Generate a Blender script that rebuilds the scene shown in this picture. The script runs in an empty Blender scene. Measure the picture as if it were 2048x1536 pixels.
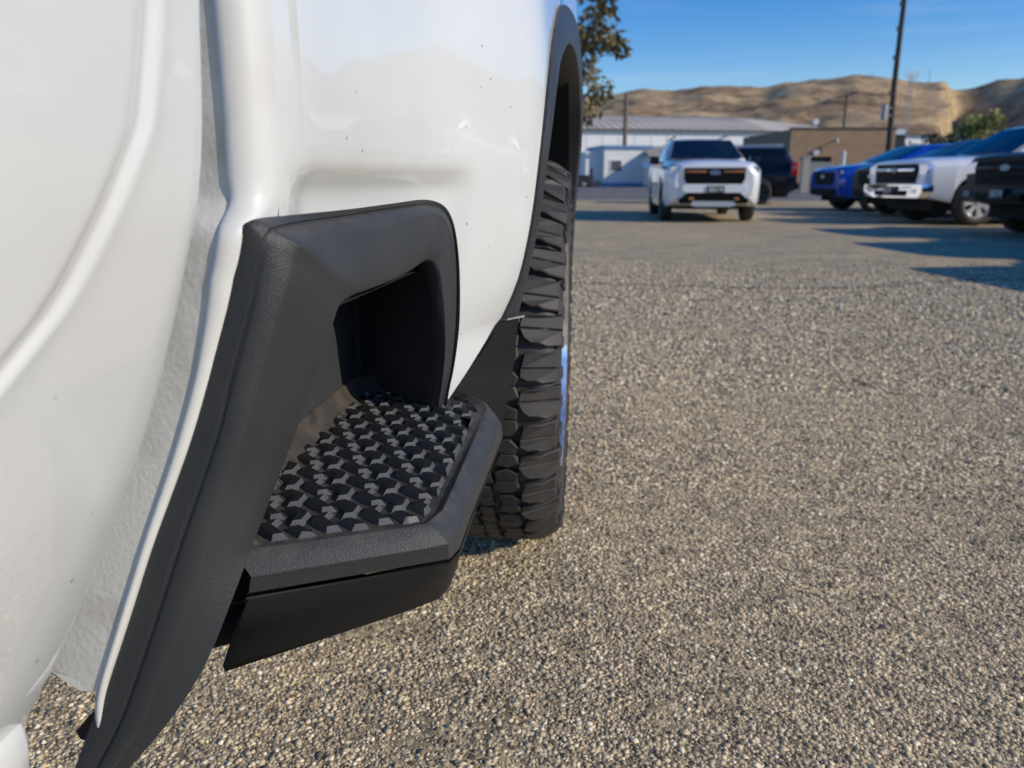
import bpy, bmesh, math, random
import numpy as np
from mathutils import Vector, Matrix
R = math.radians
sc = bpy.context.scene
col = sc.collection

# ------------------------------------------------------------------ camera
cd = bpy.data.cameras.new('camera')
cam = bpy.data.objects.new('camera', cd)
col.objects.link(cam)
cam.location = (0, 0, 0.8)
cam.rotation_euler = (R(90 - 15.287), 0, R(5.729))
cd.sensor_width = 36
cd.lens = 1500 / 2048 * 36
cd.clip_start = 0.02
cd.clip_end = 12000
cd.dof.use_dof = True
cd.dof.focus_distance = 0.80
cd.dof.aperture_fstop = 6.4
sc.camera = cam

# ------------------------------------------------------------------ light
SUN_EL, SUN_AZ = 26.5, 107.0            # azimuth clockwise from +Y
w = bpy.data.worlds.new('World'); sc.world = w; w.use_nodes = True
nt = w.node_tree
sky = nt.nodes.new('ShaderNodeTexSky'); sky.sky_type = 'NISHITA'; sky.sun_disc = False
sky.sun_elevation = R(SUN_EL); sky.sun_rotation = R(SUN_AZ)
sky.altitude = 300; sky.air_density = 1.0; sky.dust_density = 0.3; sky.ozone_density = 2.5
bg = nt.nodes['Background']; bg.inputs[1].default_value = 0.15
# thin high cirrus over the hills
tc = nt.nodes.new('ShaderNodeTexCoord'); mp = nt.nodes.new('ShaderNodeMapping')
mp.inputs['Scale'].default_value = (1.2, 1.2, 14.0)
nz = nt.nodes.new('ShaderNodeTexNoise'); nz.inputs['Scale'].default_value = 4.0; nz.inputs['Detail'].default_value = 7
rp = nt.nodes.new('ShaderNodeValToRGB'); rp.color_ramp.elements[0].position = 0.54; rp.color_ramp.elements[1].position = 0.85
rp.color_ramp.elements[1].color = (0.2, 0.2, 0.2, 1)
mx = nt.nodes.new('ShaderNodeMixRGB'); mx.inputs[2].default_value = (4.6, 5.0, 5.6, 1)
hs = nt.nodes.new('ShaderNodeHueSaturation'); hs.inputs['Saturation'].default_value = 1.50; hs.inputs['Hue'].default_value = 0.515
L = nt.links.new
L(tc.outputs['Generated'], mp.inputs[0]); L(mp.outputs[0], nz.inputs[0]); L(nz.outputs[0], rp.inputs[0])
L(rp.outputs[0], mx.inputs[0]); L(sky.outputs[0], hs.inputs['Color']); L(hs.outputs[0], mx.inputs[1]); L(mx.outputs[0], bg.inputs[0])
sd = bpy.data.lights.new('sun', 'SUN'); sd.energy = 3.5; sd.angle = R(0.53); sd.color = (1.0, 0.915, 0.775)
sun = bpy.data.objects.new('sun', sd); col.objects.link(sun)
_e, _a = R(SUN_EL), R(SUN_AZ)
sun_dir = Vector((math.sin(_a) * math.cos(_e), math.cos(_a) * math.cos(_e), math.sin(_e)))
sun.rotation_euler = sun_dir.to_track_quat('Z', 'Y').to_euler()
sun.location = (30, -4, 20)
vs = sc.view_settings
vs.view_transform = 'Standard'; vs.look = 'None'; vs.exposure = 0.0; vs.gamma = 1.0; vs.use_curve_mapping = False

# ------------------------------------------------------------------ materials
def mat(name, base, rough=0.5, metal=0.0, coat=0.0, spec=0.5, noise=None, bump=None, emis=None, trans=0.0):
    """noise=(scale, other colour, low, high); bump=(scale, strength, distance)"""
    m = bpy.data.materials.new(name); m.use_nodes = True
    t = m.node_tree; b = t.nodes['Principled BSDF']; ln = t.links.new
    b.inputs['Base Color'].default_value = (*base, 1)
    b.inputs['Roughness'].default_value = rough; b.inputs['Metallic'].default_value = metal
    b.inputs['Coat Weight'].default_value = coat; b.inputs['Coat Roughness'].default_value = 0.02
    b.inputs['Specular IOR Level'].default_value = spec
    b.inputs['Transmission Weight'].default_value = trans
    if emis:
        b.inputs['Emission Color'].default_value = (*emis, 1); b.inputs['Emission Strength'].default_value = 1
    if noise or bump:
        c = t.nodes.new('ShaderNodeTexCoord')
    if noise:
        n = t.nodes.new('ShaderNodeTexNoise'); n.inputs['Scale'].default_value = noise[0]; n.inputs['Detail'].default_value = 6
        r = t.nodes.new('ShaderNodeValToRGB')
        r.color_ramp.elements[0].position = noise[2]; r.color_ramp.elements[1].position = noise[3]
        r.color_ramp.elements[0].color = (*base, 1); r.color_ramp.elements[1].color = (*noise[1], 1)
        ln(c.outputs['Object'], n.inputs['Vector']); ln(n.outputs[0], r.inputs[0]); ln(r.outputs[0], b.inputs['Base Color'])
    if bump:
        n2 = t.nodes.new('ShaderNodeTexNoise'); n2.inputs['Scale'].default_value = bump[0]; n2.inputs['Detail'].default_value = 3
        bp = t.nodes.new('ShaderNodeBump'); bp.inputs['Strength'].default_value = bump[1]; bp.inputs['Distance'].default_value = bump[2]
        ln(c.outputs['Object'], n2.inputs['Vector']); ln(n2.outputs[0], bp.inputs['Height']); ln(bp.outputs[0], b.inputs['Normal'])
    return m

def white_paint():
    m = mat('white_paint', (0.72, 0.73, 0.70), 0.35, coat=1.0)
    t = m.node_tree; b = t.nodes['Principled BSDF']; ln = t.links.new
    c = t.nodes.new('ShaderNodeTexCoord')
    # small tar specks and faint road film
    v = t.nodes.new('ShaderNodeTexVoronoi'); v.inputs['Scale'].default_value = 28; v.inputs['Randomness'].default_value = 1
    r = t.nodes.new('ShaderNodeValToRGB'); r.color_ramp.elements[0].position = 0.03; r.color_ramp.elements[1].position = 0.055
    r.color_ramp.elements[0].color = (0.42, 0.38, 0.33, 1); r.color_ramp.elements[1].color = (1, 1, 1, 1)
    n = t.nodes.new('ShaderNodeTexNoise'); n.inputs['Scale'].default_value = 5; n.inputs['Detail'].default_value = 7
    r2 = t.nodes.new('ShaderNodeValToRGB'); r2.color_ramp.elements[0].position = 0.35; r2.color_ramp.elements[1].position = 0.7
    r2.color_ramp.elements[0].color = (0.72, 0.73, 0.70, 1); r2.color_ramp.elements[1].color = (0.67, 0.67, 0.635, 1)
    mu = t.nodes.new('ShaderNodeMixRGB'); mu.blend_type = 'MULTIPLY'; mu.inputs[0].default_value = 1
    ln(c.outputs['Object'], v.inputs['Vector']); ln(c.outputs['Object'], n.inputs['Vector'])
    ln(v.outputs['Distance'], r.inputs[0]); ln(n.outputs[0], r2.inputs[0])
    ln(r2.outputs[0], mu.inputs[1]); ln(r.outputs[0], mu.inputs[2]); ln(mu.outputs[0], b.inputs['Base Color'])
    n3 = t.nodes.new('ShaderNodeTexNoise'); n3.inputs['Scale'].default_value = 130
    bp = t.nodes.new('ShaderNodeBump'); bp.inputs['Strength'].default_value = 0.02; bp.inputs['Distance'].default_value = 0.001
    ln(c.outputs['Object'], n3.inputs['Vector']); ln(n3.outputs[0], bp.inputs['Height']); ln(bp.outputs[0], b.inputs['Coat Normal'])
    return m

M = {}
M['white'] = white_paint()
M['chipguard'] = mat('chip_guard', (0.76, 0.715, 0.60), 0.5, coat=.1, noise=(16, (0.52, 0.45, 0.335), 0.44, 0.76), bump=(190, 0.32, 0.0018))
M['edgepaint'] = mat('flange_paint', (0.69, 0.685, 0.64), 0.42, spec=0.4, coat=0.25, noise=(14, (0.62, 0.60, 0.55), 0.45, 0.8), bump=(110, 0.15, 0.001))
M['seal'] = mat('seam_sealer', (0.66, 0.66, 0.62), 0.4, coat=0.6)
M['plastic'] = mat('grained_plastic', (0.033, 0.0355, 0.037), 0.44, spec=0.42, noise=(9, (0.046, 0.0455, 0.044), 0.4, 0.75), bump=(800, 0.7, 0.0009))
def settle_dust(m, amount):
    # pale road dust that has settled on the upward faces
    t = m.node_tree; ln = t.links.new; b = t.nodes['Principled BSDF']; src = b.inputs['Base Color'].links[0].from_socket
    g = t.nodes.new('ShaderNodeNewGeometry'); sx = t.nodes.new('ShaderNodeSeparateXYZ'); c = t.nodes.new('ShaderNodeTexCoord')
    n = t.nodes.new('ShaderNodeTexNoise'); n.inputs['Scale'].default_value = 45; n.inputs['Detail'].default_value = 8; n.inputs['Roughness'].default_value = .7
    mr = t.nodes.new('ShaderNodeMapRange'); mr.inputs[1].default_value = .55; mr.inputs[2].default_value = 1.0; mr.inputs[4].default_value = amount
    m2 = t.nodes.new('ShaderNodeMapRange'); m2.inputs[1].default_value = .35; m2.inputs[2].default_value = .7
    mu = t.nodes.new('ShaderNodeMath'); mu.operation = 'MULTIPLY'; mx_ = t.nodes.new('ShaderNodeMixRGB'); mx_.inputs[2].default_value = (0.20, 0.17, 0.13, 1)
    ln(g.outputs['Normal'], sx.inputs[0]); ln(sx.outputs[2], mr.inputs[0]); ln(c.outputs['Object'], n.inputs['Vector']); ln(n.outputs[0], m2.inputs[0])
    ln(mr.outputs[0], mu.inputs[0]); ln(m2.outputs[0], mu.inputs[1]); ln(mu.outputs[0], mx_.inputs[0]); ln(src, mx_.inputs[1]); ln(mx_.outputs[0], b.inputs['Base Color'])
settle_dust(M['plastic'], 0.55)
M['plastic_smooth'] = mat('dark_plastic', (0.012, 0.012, 0.0125), 0.55, spec=0.3, bump=(700, 0.2, 0.0004))
M['plastic_deep'] = mat('pocket_plastic', (0.042, 0.043, 0.045), 0.6, spec=0.35, bump=(700, 0.2, 0.0004))
M['dust'] = mat('road_dust', (0.075, 0.06, 0.045), 0.85, noise=(30, (0.025, 0.023, 0.021), 0.4, 0.7))
M['grip_top'] = mat('grip_top_shaded', (0.016, 0.016, 0.016), 0.7, spec=0.2, bump=(1200, 0.2, 0.0004))  # same blocks, darker base colour painted in for the dark reflection on top
M['grip'] = mat('grip_bevel_highlight', (0.085, 0.086, 0.084), 0.42, bump=(1100, 0.45, 0.0006))  # bevel highlights painted in as a lighter base colour
M['seam'] = mat('dark_seam', (0.01, 0.01, 0.01), 0.7)
M['tyre'] = mat('tyre_rubber', (0.034, 0.032, 0.030), 0.62, noise=(14, (0.065, 0.057, 0.047), 0.42, 0.72), bump=(260, 0.25, 0.001))
M['groove'] = mat('tyre_groove', (0.008, 0.008, 0.008), 0.8)
M['chrome'] = mat('chrome', (0.85, 0.86, 0.88), 0.06, metal=1.0)
M['rimchrome'] = mat('rim_chrome', (0.85, 0.85, 0.85), 0.14, metal=0.9, noise=(35, (0.62, 0.61, 0.58), 0.45, 0.7))
M['alloy'] = mat('alloy', (0.66, 0.66, 0.66), 0.3, metal=0.35)
M['liner'] = mat('liner', (0.012, 0.012, 0.013), 0.9)
M['carwhite'] = mat('car_white', (0.80, 0.80, 0.80), 0.3, coat=1.0)
M['carnavy'] = mat('car_navy', (0.005, 0.008, 0.017), 0.3, spec=0.2, coat=0.35)
M['carblue'] = mat('car_blue', (0.005, 0.065, 0.42), 0.25, metal=0.2, coat=1.0)
M['carblack'] = mat('car_black', (0.008, 0.010, 0.014), 0.35, spec=0.15, coat=0.15)
M['glass'] = mat('car_glass', (0.006, 0.009, 0.012), 0.03, spec=0.35)
M['blackgrille'] = mat('grille_black', (0.006, 0.006, 0.007), 0.5, spec=0.12)
M['lens'] = mat('lamp_lens', (0.65, 0.68, 0.72), 0.08, metal=0.6, coat=1.0)
M['orange'] = mat('orange_accent', (0.42, 0.15, 0.05), 0.3, coat=0.6)
M['red'] = mat('tail_red', (0.50, 0.015, 0.02), 0.15, coat=1.0)
M['badge'] = mat('badge_blue', (0.02, 0.06, 0.22), 0.2, coat=1.0)
M['plate'] = mat('plate_dark', (0.02, 0.022, 0.026), 0.4)
M['plate_ink'] = mat('plate_letters', (0.75, 0.75, 0.75), 0.5)
M['silver'] = mat('silver_trim', (0.60, 0.61, 0.63), 0.3, metal=0.7)
M['trailer'] = mat('trailer_siding', (0.80, 0.79, 0.75), 0.6, noise=(0.6, (0.74, 0.73, 0.69), 0.4, 0.7))
M['trimblue'] = mat('blue_trim', (0.10, 0.22, 0.42), 0.5)
M['winglass'] = mat('window_glass', (0.10, 0.11, 0.12), 0.1)
M['metalroof'] = mat('grey_roof', (0.60, 0.53, 0.42), 0.8, spec=.2, noise=(0.12, (0.46, 0.41, 0.33), 0.4, 0.65))
M['metalwall'] = mat('white_metal_wall', (0.82, 0.82, 0.80), 0.5, noise=(0.2, (0.76, 0.76, 0.75), 0.4, 0.7))
M['tanroof'] = mat('tan_roof', (0.36, 0.31, 0.23), 0.7)
M['wood'] = mat('pole_wood', (0.055, 0.043, 0.032), 0.8, noise=(6, (0.03, 0.025, 0.02), 0.4, 0.7))
M['polepale'] = mat('pole_pale_wood', (0.20, 0.14, 0.10), 0.8)
M['steel'] = mat('galvanised', (0.36, 0.37, 0.37), 0.5, metal=0.4)
M['darkmetal'] = mat('dark_metal', (0.035, 0.034, 0.033), 0.5)
M['fencepale'] = mat('fence_grey', (0.30, 0.31, 0.29), 0.6)
M['posttan'] = mat('post_tan', (0.46, 0.40, 0.31), 0.7)
M['postwhite'] = mat('post_white', (0.72, 0.72, 0.70), 0.5)
M['door'] = mat('dark_door', (0.02, 0.019, 0.018), 0.6)
M['leaf'] = mat('leaf_olive', (0.20, 0.155, 0.060), 0.6, noise=(0.9, (0.085, 0.085, 0.032), 0.4, 0.6))
M['leaf_dark'] = mat('leaf_dark', (0.055, 0.075, 0.028), 0.6, noise=(0.12, (0.03, 0.045, 0.018), 0.4, 0.6))
M['leaf_lime'] = mat('leaf_lime', (0.36, 0.33, 0.09), 0.6, noise=(0.12, (0.22, 0.235, 0.06), 0.4, 0.6))
M['bark'] = mat('bark', (0.06, 0.045, 0.035), 0.9, bump=(20, 0.6, 0.02))
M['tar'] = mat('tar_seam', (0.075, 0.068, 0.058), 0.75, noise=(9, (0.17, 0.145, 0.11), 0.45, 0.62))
M['gravelstrip'] = mat('gravel_strip', (0.20, 0.18, 0.155), 0.9, noise=(1.5, (0.13, 0.12, 0.105), 0.4, 0.6))

def brick_mat():
    m = mat('brown_brick', (0.2, 0.13, 0.08), 0.85)
    t = m.node_tree; ln = t.links.new
    c = t.nodes.new('ShaderNodeTexCoord'); br = t.nodes.new('ShaderNodeTexBrick')
    mpn = t.nodes.new('ShaderNodeMapping'); mpn.inputs['Rotation'].default_value = (R(90), 0, 0)
    br.inputs['Scale'].default_value = 1.0; br.inputs['Brick Width'].default_value = 0.4; br.inputs['Row Height'].default_value = 0.2
    br.inputs['Mortar Size'].default_value = 0.012
    br.inputs['Color1'].default_value = (0.35, 0.225, 0.13, 1); br.inputs['Color2'].default_value = (0.29, 0.185, 0.105, 1)
    br.inputs['Mortar'].default_value = (0.24, 0.18, 0.12, 1)
    ln(c.outputs['Object'], mpn.inputs[0]); ln(mpn.outputs[0], br.inputs['Vector']); ln(br.outputs[0], t.nodes['Principled BSDF'].inputs['Base Color'])
    return m
M['brick'] = brick_mat()

CHIP = [(0.0, (0.13, 0.112, 0.090)), (0.14, (0.31, 0.255, 0.178)), (0.40, (0.49, 0.40, 0.265)), (0.66, (0.60, 0.485, 0.320)),
        (0.86, (0.70, 0.575, 0.390)), (0.97, (0.90, 0.78, 0.56))]
def ramp(t, stops, interp='LINEAR'):
    r = t.nodes.new('ShaderNodeValToRGB'); cr = r.color_ramp; cr.interpolation = interp
    while len(cr.elements) < len(stops): cr.elements.new(0.5)
    for e, (p, c) in zip(cr.elements, stops): e.position = p; e.color = (*c, 1)
    return r
def chip_mat():
    m = mat('chip_stone', (0.3, 0.25, 0.2), 0.75, spec=0.3); t = m.node_tree; ln = t.links.new
    g = t.nodes.new('ShaderNodeNewGeometry'); r = ramp(t, CHIP)
    ln(g.outputs['Random Per Island'], r.inputs[0])
    c = t.nodes.new('ShaderNodeTexCoord'); n = t.nodes.new('ShaderNodeTexNoise'); n.inputs['Scale'].default_value = 2.2; n.inputs['Detail'].default_value = 5
    r2 = ramp(t, [(0.32, (0.74, 0.73, 0.70)), (0.5, (1, .98, .94)), (0.68, (1.22, 1.19, 1.10))])
    n.inputs['Scale'].default_value = 14
    mu = t.nodes.new('ShaderNodeMixRGB'); mu.blend_type = 'MULTIPLY'; mu.inputs[0].default_value = 1
    ln(c.outputs['Object'], n.inputs['Vector']); ln(n.outputs[0], r2.inputs[0]); ln(r.outputs[0], mu.inputs[1]); ln(r2.outputs[0], mu.inputs[2])
    ln(mu.outputs[0], t.nodes['Principled BSDF'].inputs['Base Color'])
    return m
def asphalt_mat():
    m = mat('chip_seal', (0.2, 0.17, 0.13), 0.85, spec=0.25); t = m.node_tree; ln = t.links.new; b = t.nodes['Principled BSDF']
    c = t.nodes.new('ShaderNodeTexCoord')
    v = t.nodes.new('ShaderNodeTexVoronoi'); v.inputs['Scale'].default_value = 120
    v2 = t.nodes.new('ShaderNodeTexVoronoi'); v2.feature = 'DISTANCE_TO_EDGE'; v2.inputs['Scale'].default_value = 120
    sep = t.nodes.new('ShaderNodeSeparateColor'); r = ramp(t, CHIP)
    e = ramp(t, [(0.0, (0.66, 0.64, 0.61)), (0.10, (1, 1, 1))])
    n = t.nodes.new('ShaderNodeTexNoise'); n.inputs['Scale'].default_value = 2.2; n.inputs['Detail'].default_value = 5
    r2 = ramp(t, [(0.3, (0.80, 0.80, 0.80)), (0.7, (1.18, 1.14, 1.06))])
    n4 = t.nodes.new('ShaderNodeTexNoise'); n4.inputs['Scale'].default_value = 0.25; n4.inputs['Detail'].default_value = 6
    r4 = ramp(t, [(0.35, (0.86, 0.86, 0.87)), (0.65, (1.10, 1.08, 1.04))])
    m1, m2, m3 = (t.nodes.new('ShaderNodeMixRGB') for _ in range(3))
    for q in (m1, m2, m3): q.blend_type = 'MULTIPLY'; q.inputs[0].default_value = 1
    for q in (v, v2, n, n4): ln(c.outputs['Object'], q.inputs['Vector'])
    ln(v.outputs['Color'], sep.inputs[0]); ln(sep.outputs[0], r.inputs[0]); ln(v2.outputs['Distance'], e.inputs[0])
    ln(n.outputs[0], r2.inputs[0]); ln(n4.outputs[0], r4.inputs[0])
    ln(r.outputs[0], m1.inputs[1]); ln(e.outputs[0], m1.inputs[2]); ln(m1.outputs[0], m2.inputs[1]); ln(r2.outputs[0], m2.inputs[2])
    ln(m2.outputs[0], m3.inputs[1]); ln(r4.outputs[0], m3.inputs[2])
    n5 = t.nodes.new('ShaderNodeTexNoise'); n5.inputs['Scale'].default_value = 26; n5.inputs['Detail'].default_value = 4; n5.inputs['Roughness'].default_value = .7
    r5 = ramp(t, [(0.34, (0.62, 0.61, 0.58)), (0.50, (1.0, .985, .93)), (0.68, (1.42, 1.36, 1.2))])
    m5 = t.nodes.new('ShaderNodeMixRGB'); m5.blend_type = 'MULTIPLY'; m5.inputs[0].default_value = 1
    ln(c.outputs['Object'], n5.inputs['Vector']); ln(n5.outputs[0], r5.inputs[0]); ln(m3.outputs[0], m5.inputs[1]); ln(r5.outputs[0], m5.inputs[2])
    ln(m5.outputs[0], b.inputs['Base Color'])
    bp = t.nodes.new('ShaderNodeBump'); bp.inputs['Strength'].default_value = 0.8; bp.inputs['Distance'].default_value = 0.004
    ln(v2.outputs['Distance'], bp.inputs['Height']); ln(bp.outputs[0], b.inputs['Normal'])
    return m
M['chip'] = chip_mat(); M['asphalt'] = asphalt_mat()

def hill_mat():
    m = mat('dry_grass_hill', (0.4, 0.28, 0.14), 0.95, spec=0.1); t = m.node_tree; ln = t.links.new
    c = t.nodes.new('ShaderNodeTexCoord')
    n = t.nodes.new('ShaderNodeTexNoise'); n.inputs['Scale'].default_value = 0.0045; n.inputs['Detail'].default_value = 9; n.inputs['Roughness'].default_value = 0.65
    r = ramp(t, [(0.36, (0.20, 0.135, 0.085)), (0.48, (0.42, 0.285, 0.155)), (0.60, (0.60, 0.43, 0.235))])
    n2 = t.nodes.new('ShaderNodeTexNoise'); n2.inputs['Scale'].default_value = 0.022; n2.inputs['Detail'].default_value = 6; n2.inputs['Roughness'].default_value = .75
    r2 = ramp(t, [(0.36, (0.50, 0.49, 0.46)), (0.52, (1, 1, 1)), (0.7, (1.12, 1.1, 1.06))]); mu = t.nodes.new('ShaderNodeMixRGB'); mu.blend_type = 'MULTIPLY'; mu.inputs[0].default_value = 1
    ln(c.outputs['Object'], n2.inputs['Vector']); ln(n2.outputs[0], r2.inputs[0])
    ln(c.outputs['Object'], n.inputs['Vector']); ln(n.outputs[0], r.inputs[0]); ln(r.outputs[0], mu.inputs[1]); ln(r2.outputs[0], mu.inputs[2]); ln(mu.outputs[0], t.nodes['Principled BSDF'].inputs['Base Color'])
    return m
M['hill'] = hill_mat()

# ------------------------------------------------------------------ helpers
def mesh(name, verts, faces, mats, parent=None, smooth=None, fmat=None, me=None):
    if me is None:
        me = bpy.data.meshes.new(name)
        me.from_pydata([tuple(v) for v in verts], [], faces)
        for q in (mats if isinstance(mats, (list, tuple)) else [mats]): me.materials.append(q)
        if fmat is not None: me.polygons.foreach_set('material_index', fmat)
        bm = bmesh.new(); bm.from_mesh(me); bmesh.ops.recalc_face_normals(bm, faces=bm.faces); bm.to_mesh(me); bm.free()
        if smooth is not None:
            me.shade_smooth(); me.set_sharp_from_angle(angle=R(smooth))
        me.update()
    o = bpy.data.objects.new(name, me); col.objects.link(o)
    if parent is not None: o.parent = parent
    return o
def empty(name, loc, label, cat, group=None, rz=0):
    o = bpy.data.objects.new(name, None); col.objects.link(o); o.location = loc; o.rotation_euler[2] = rz
    o.empty_display_size = 0.1
    return tag(o, label, cat, group)
def tag(o, label, cat, group=None):
    o['label'] = label; o['category'] = cat
    if group: o['group'] = group
    return o
def kind(o, k): o['kind'] = k; return o
class MB:
    def __init__(s): s.v = []; s.f = []; s.m = []
    def add(s, v, f, mi=0):
        n = len(s.v); s.v += [tuple(q) for q in v]; s.f += [tuple(i + n for i in q) for q in f]; s.m += [mi] * len(f)
    def box(s, x0, x1, y0, y1, z0, z1, mi=0):
        s.add([(x, y, z) for x in (x0, x1) for y in (y0, y1) for z in (z0, z1)],
              [(0, 1, 3, 2), (4, 6, 7, 5), (0, 4, 5, 1), (2, 3, 7, 6), (0, 2, 6, 4), (1, 5, 7, 3)], mi)
    def tube(s, p0, p1, r0, r1=None, n=10, mi=0, cap=True):
        p0, p1 = Vector(p0), Vector(p1); r1 = r0 if r1 is None else r1
        d = (p1 - p0).normalized(); a = d.orthogonal().normalized(); b = d.cross(a)
        vs = []
        for p, r in ((p0, r0), (p1, r1)):
            vs += [p + (a * math.cos(2 * math.pi * k / n) + b * math.sin(2 * math.pi * k / n)) * r for k in range(n)]
        fs = [(k, (k + 1) % n, n + (k + 1) % n, n + k) for k in range(n)]
        if cap: fs += [tuple(range(n))[::-1], tuple(range(n, 2 * n))]
        s.add(vs, fs, mi)
    def build(s, name, mats, parent=None, smooth=None):
        return mesh(name, s.v, s.f, mats, parent, smooth, s.m)
def grid_faces(nr, nc, closed=False):
    f = []
    for i in range(nr - 1):
        for j in range(nc if closed else nc - 1):
            f.append((i * nc + j, i * nc + (j + 1) % nc, (i + 1) * nc + (j + 1) % nc, (i + 1) * nc + j))
    return f
def sub(P, n=2):
    """refine a list of points with Catmull-Rom, n steps per span"""
    P = [np.array(p, float) for p in P]; out = []
    for i in range(len(P) - 1):
        p0 = P[max(i - 1, 0)]; p1 = P[i]; p2 = P[i + 1]; p3 = P[min(i + 2, len(P) - 1)]
        for k in range(n):
            t = k / n
            out.append(0.5 * ((2 * p1) + (-p0 + p2) * t + (2 * p0 - 5 * p1 + 4 * p2 - p3) * t * t + (-p0 + 3 * p1 - 3 * p2 + p3) * t ** 3))
    out.append(P[-1]); return out
def ss(a, b, x):
    t = np.clip((x - a) / (b - a), 0, 1); return t * t * (3 - 2 * t)
def bevel(o, w, seg=2, ang=35):
    md = o.modifiers.new('bevel', 'BEVEL'); md.width = w; md.segments = seg; md.limit_method = 'ANGLE'; md.angle_limit = R(ang)
    o.data.shade_smooth(); return o

# ================================================================== GROUND AND TERRAIN
S = 9000.0
gx = np.concatenate([[-S, -300], np.linspace(-60, 60, 13), [300, S]]); gy = np.concatenate([[-S, -300], np.linspace(-60, 60, 13), [300, S]])
g = mesh('ground', [(x, y, 0) for y in gy for x in gx], grid_faces(len(gy), len(gx)), M['asphalt'])
kind(g, 'structure'); g['label'] = 'tan chip sealed asphalt of the parking lot'
# the rougher grey shoulder beyond the lot rises a little to the buildings
gs = mesh('gravel_shoulder', [(-40, 31, 0.004), (70, 30, 0.004), (-40, 40, .012), (70, 40, .012), (-90, 62, 0.05), (120, 62, 0.05), (-200, 160, 0.07), (260, 160, 0.07)],
          grid_faces(4, 2), M['gravelstrip'])
kind(gs, 'structure'); gs['label'] = 'darker gravel shoulder along the far edge of the lot'
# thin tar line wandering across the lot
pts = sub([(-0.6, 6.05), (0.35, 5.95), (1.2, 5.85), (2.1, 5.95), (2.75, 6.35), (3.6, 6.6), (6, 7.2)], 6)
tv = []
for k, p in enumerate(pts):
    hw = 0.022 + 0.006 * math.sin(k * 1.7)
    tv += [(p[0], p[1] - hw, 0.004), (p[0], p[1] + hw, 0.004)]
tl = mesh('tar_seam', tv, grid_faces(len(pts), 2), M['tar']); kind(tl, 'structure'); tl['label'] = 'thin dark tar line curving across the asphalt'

# loose looking aggregate of the chip seal near the camera
rng = np.random.default_rng(5)
def chips():
    ph = (1 + 5 ** .5) / 2
    V = np.array([(-1, ph, 0), (1, ph, 0), (-1, -ph, 0), (1, -ph, 0), (0, -1, ph), (0, 1, ph), (0, -1, -ph), (0, 1, -ph), (ph, 0, -1), (ph, 0, 1), (-ph, 0, -1), (-ph, 0, 1)], float)
    V /= np.linalg.norm(V[0])
    F = np.array([(0, 11, 5), (0, 5, 1), (0, 1, 7), (0, 7, 10), (0, 10, 11), (1, 5, 9), (5, 11, 4), (11, 10, 2), (10, 7, 6), (7, 1, 8), (3, 9, 4), (3, 4, 2), (3, 2, 6), (3, 6, 8), (3, 8, 9), (4, 9, 5), (2, 4, 11), (6, 2, 10), (8, 6, 7), (9, 8, 1)])
    pos = []; rad = []
    for y0, y1, st in ((0.74, 1.9, 0.0060), (1.9, 2.9, 0.0080), (2.9, 4.6, 0.0125), (4.6, 8.5, 0.0180)):
        ny = int((y1 - y0) / st)
        for k in range(ny):
            y = y0 + k * st
            xl = -0.52 - 0.62 * y if y < 1.15 else -0.36
            xr = 0.16 + 0.585 * y
            nx = int((xr - xl) / st)
            x = xl + (np.arange(nx) + rng.random(nx)) * st
            pos.append(np.stack([x, y + (rng.random(nx) - .5) * st * 1.3, np.zeros(nx)], 1)); rad.append(np.full(nx, st))
    pos = np.concatenate(pos); rad = np.concatenate(rad) * (0.36 + 0.64 * rng.random(len(pos)) ** 2.2)
    keep = rng.random(len(pos)) > ss(2.2, 8.5, pos[:, 1]); pos = pos[keep]; rad = rad[keep]
    bare = noise2(pos[:, 0] * 9 + 40, pos[:, 1] * 9 + 40, 31, 4); keep = rng.random(len(pos)) > 0.55 * ss(.12, .38, bare); pos = pos[keep]; rad = rad[keep]
    N = len(pos)
    var = V[None] * (0.72 + 0.56 * rng.random((24, 12, 1)))
    Q = rng.normal(size=(N, 4)); Q /= np.linalg.norm(Q, axis=1)[:, None]
    w_, x_, y_, z_ = Q.T
    Rm = np.stack([1 - 2 * (y_ * y_ + z_ * z_), 2 * (x_ * y_ - z_ * w_), 2 * (x_ * z_ + y_ * w_), 2 * (x_ * y_ + z_ * w_), 1 - 2 * (x_ * x_ + z_ * z_), 2 * (y_ * z_ - x_ * w_),
                   2 * (x_ * z_ - y_ * w_), 2 * (y_ * z_ + x_ * w_), 1 - 2 * (x_ * x_ + y_ * y_)], 1).reshape(N, 3, 3)
    sc3 = rad[:, None] * (0.65 + 0.6 * rng.random((N, 3)))
    P = var[rng.integers(0, 24, N)] * sc3[:, None, :]
    P = np.einsum('nij,nkj->nki', Rm, P)
    P[:, :, 2] *= 0.48
    pos[:, 2] = rad * (-0.12 + 0.42 * rng.random(N))
    P += pos[:, None, :]
    me = bpy.data.meshes.new('aggregate')
    me.vertices.add(N * 12); me.vertices.foreach_set('co', P.reshape(-1).astype(np.float32))
    fi = (F[None] + (np.arange(N) * 12)[:, None, None]).reshape(-1).astype(np.int32)
    me.loops.add(len(fi)); me.loops.foreach_set('vertex_index', fi)
    me.polygons.add(N * 20); me.polygons.foreach_set('loop_start', np.arange(0, len(fi), 3, dtype=np.int32))
    me.materials.append(M['chip']); me.update(calc_edges=True); me.validate()
    o = bpy.data.objects.new('gravel_chips', me); col.objects.link(o); kind(o, 'stuff')
    o['label'] = 'small tan and grey stone chips bedded in the asphalt'

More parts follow.
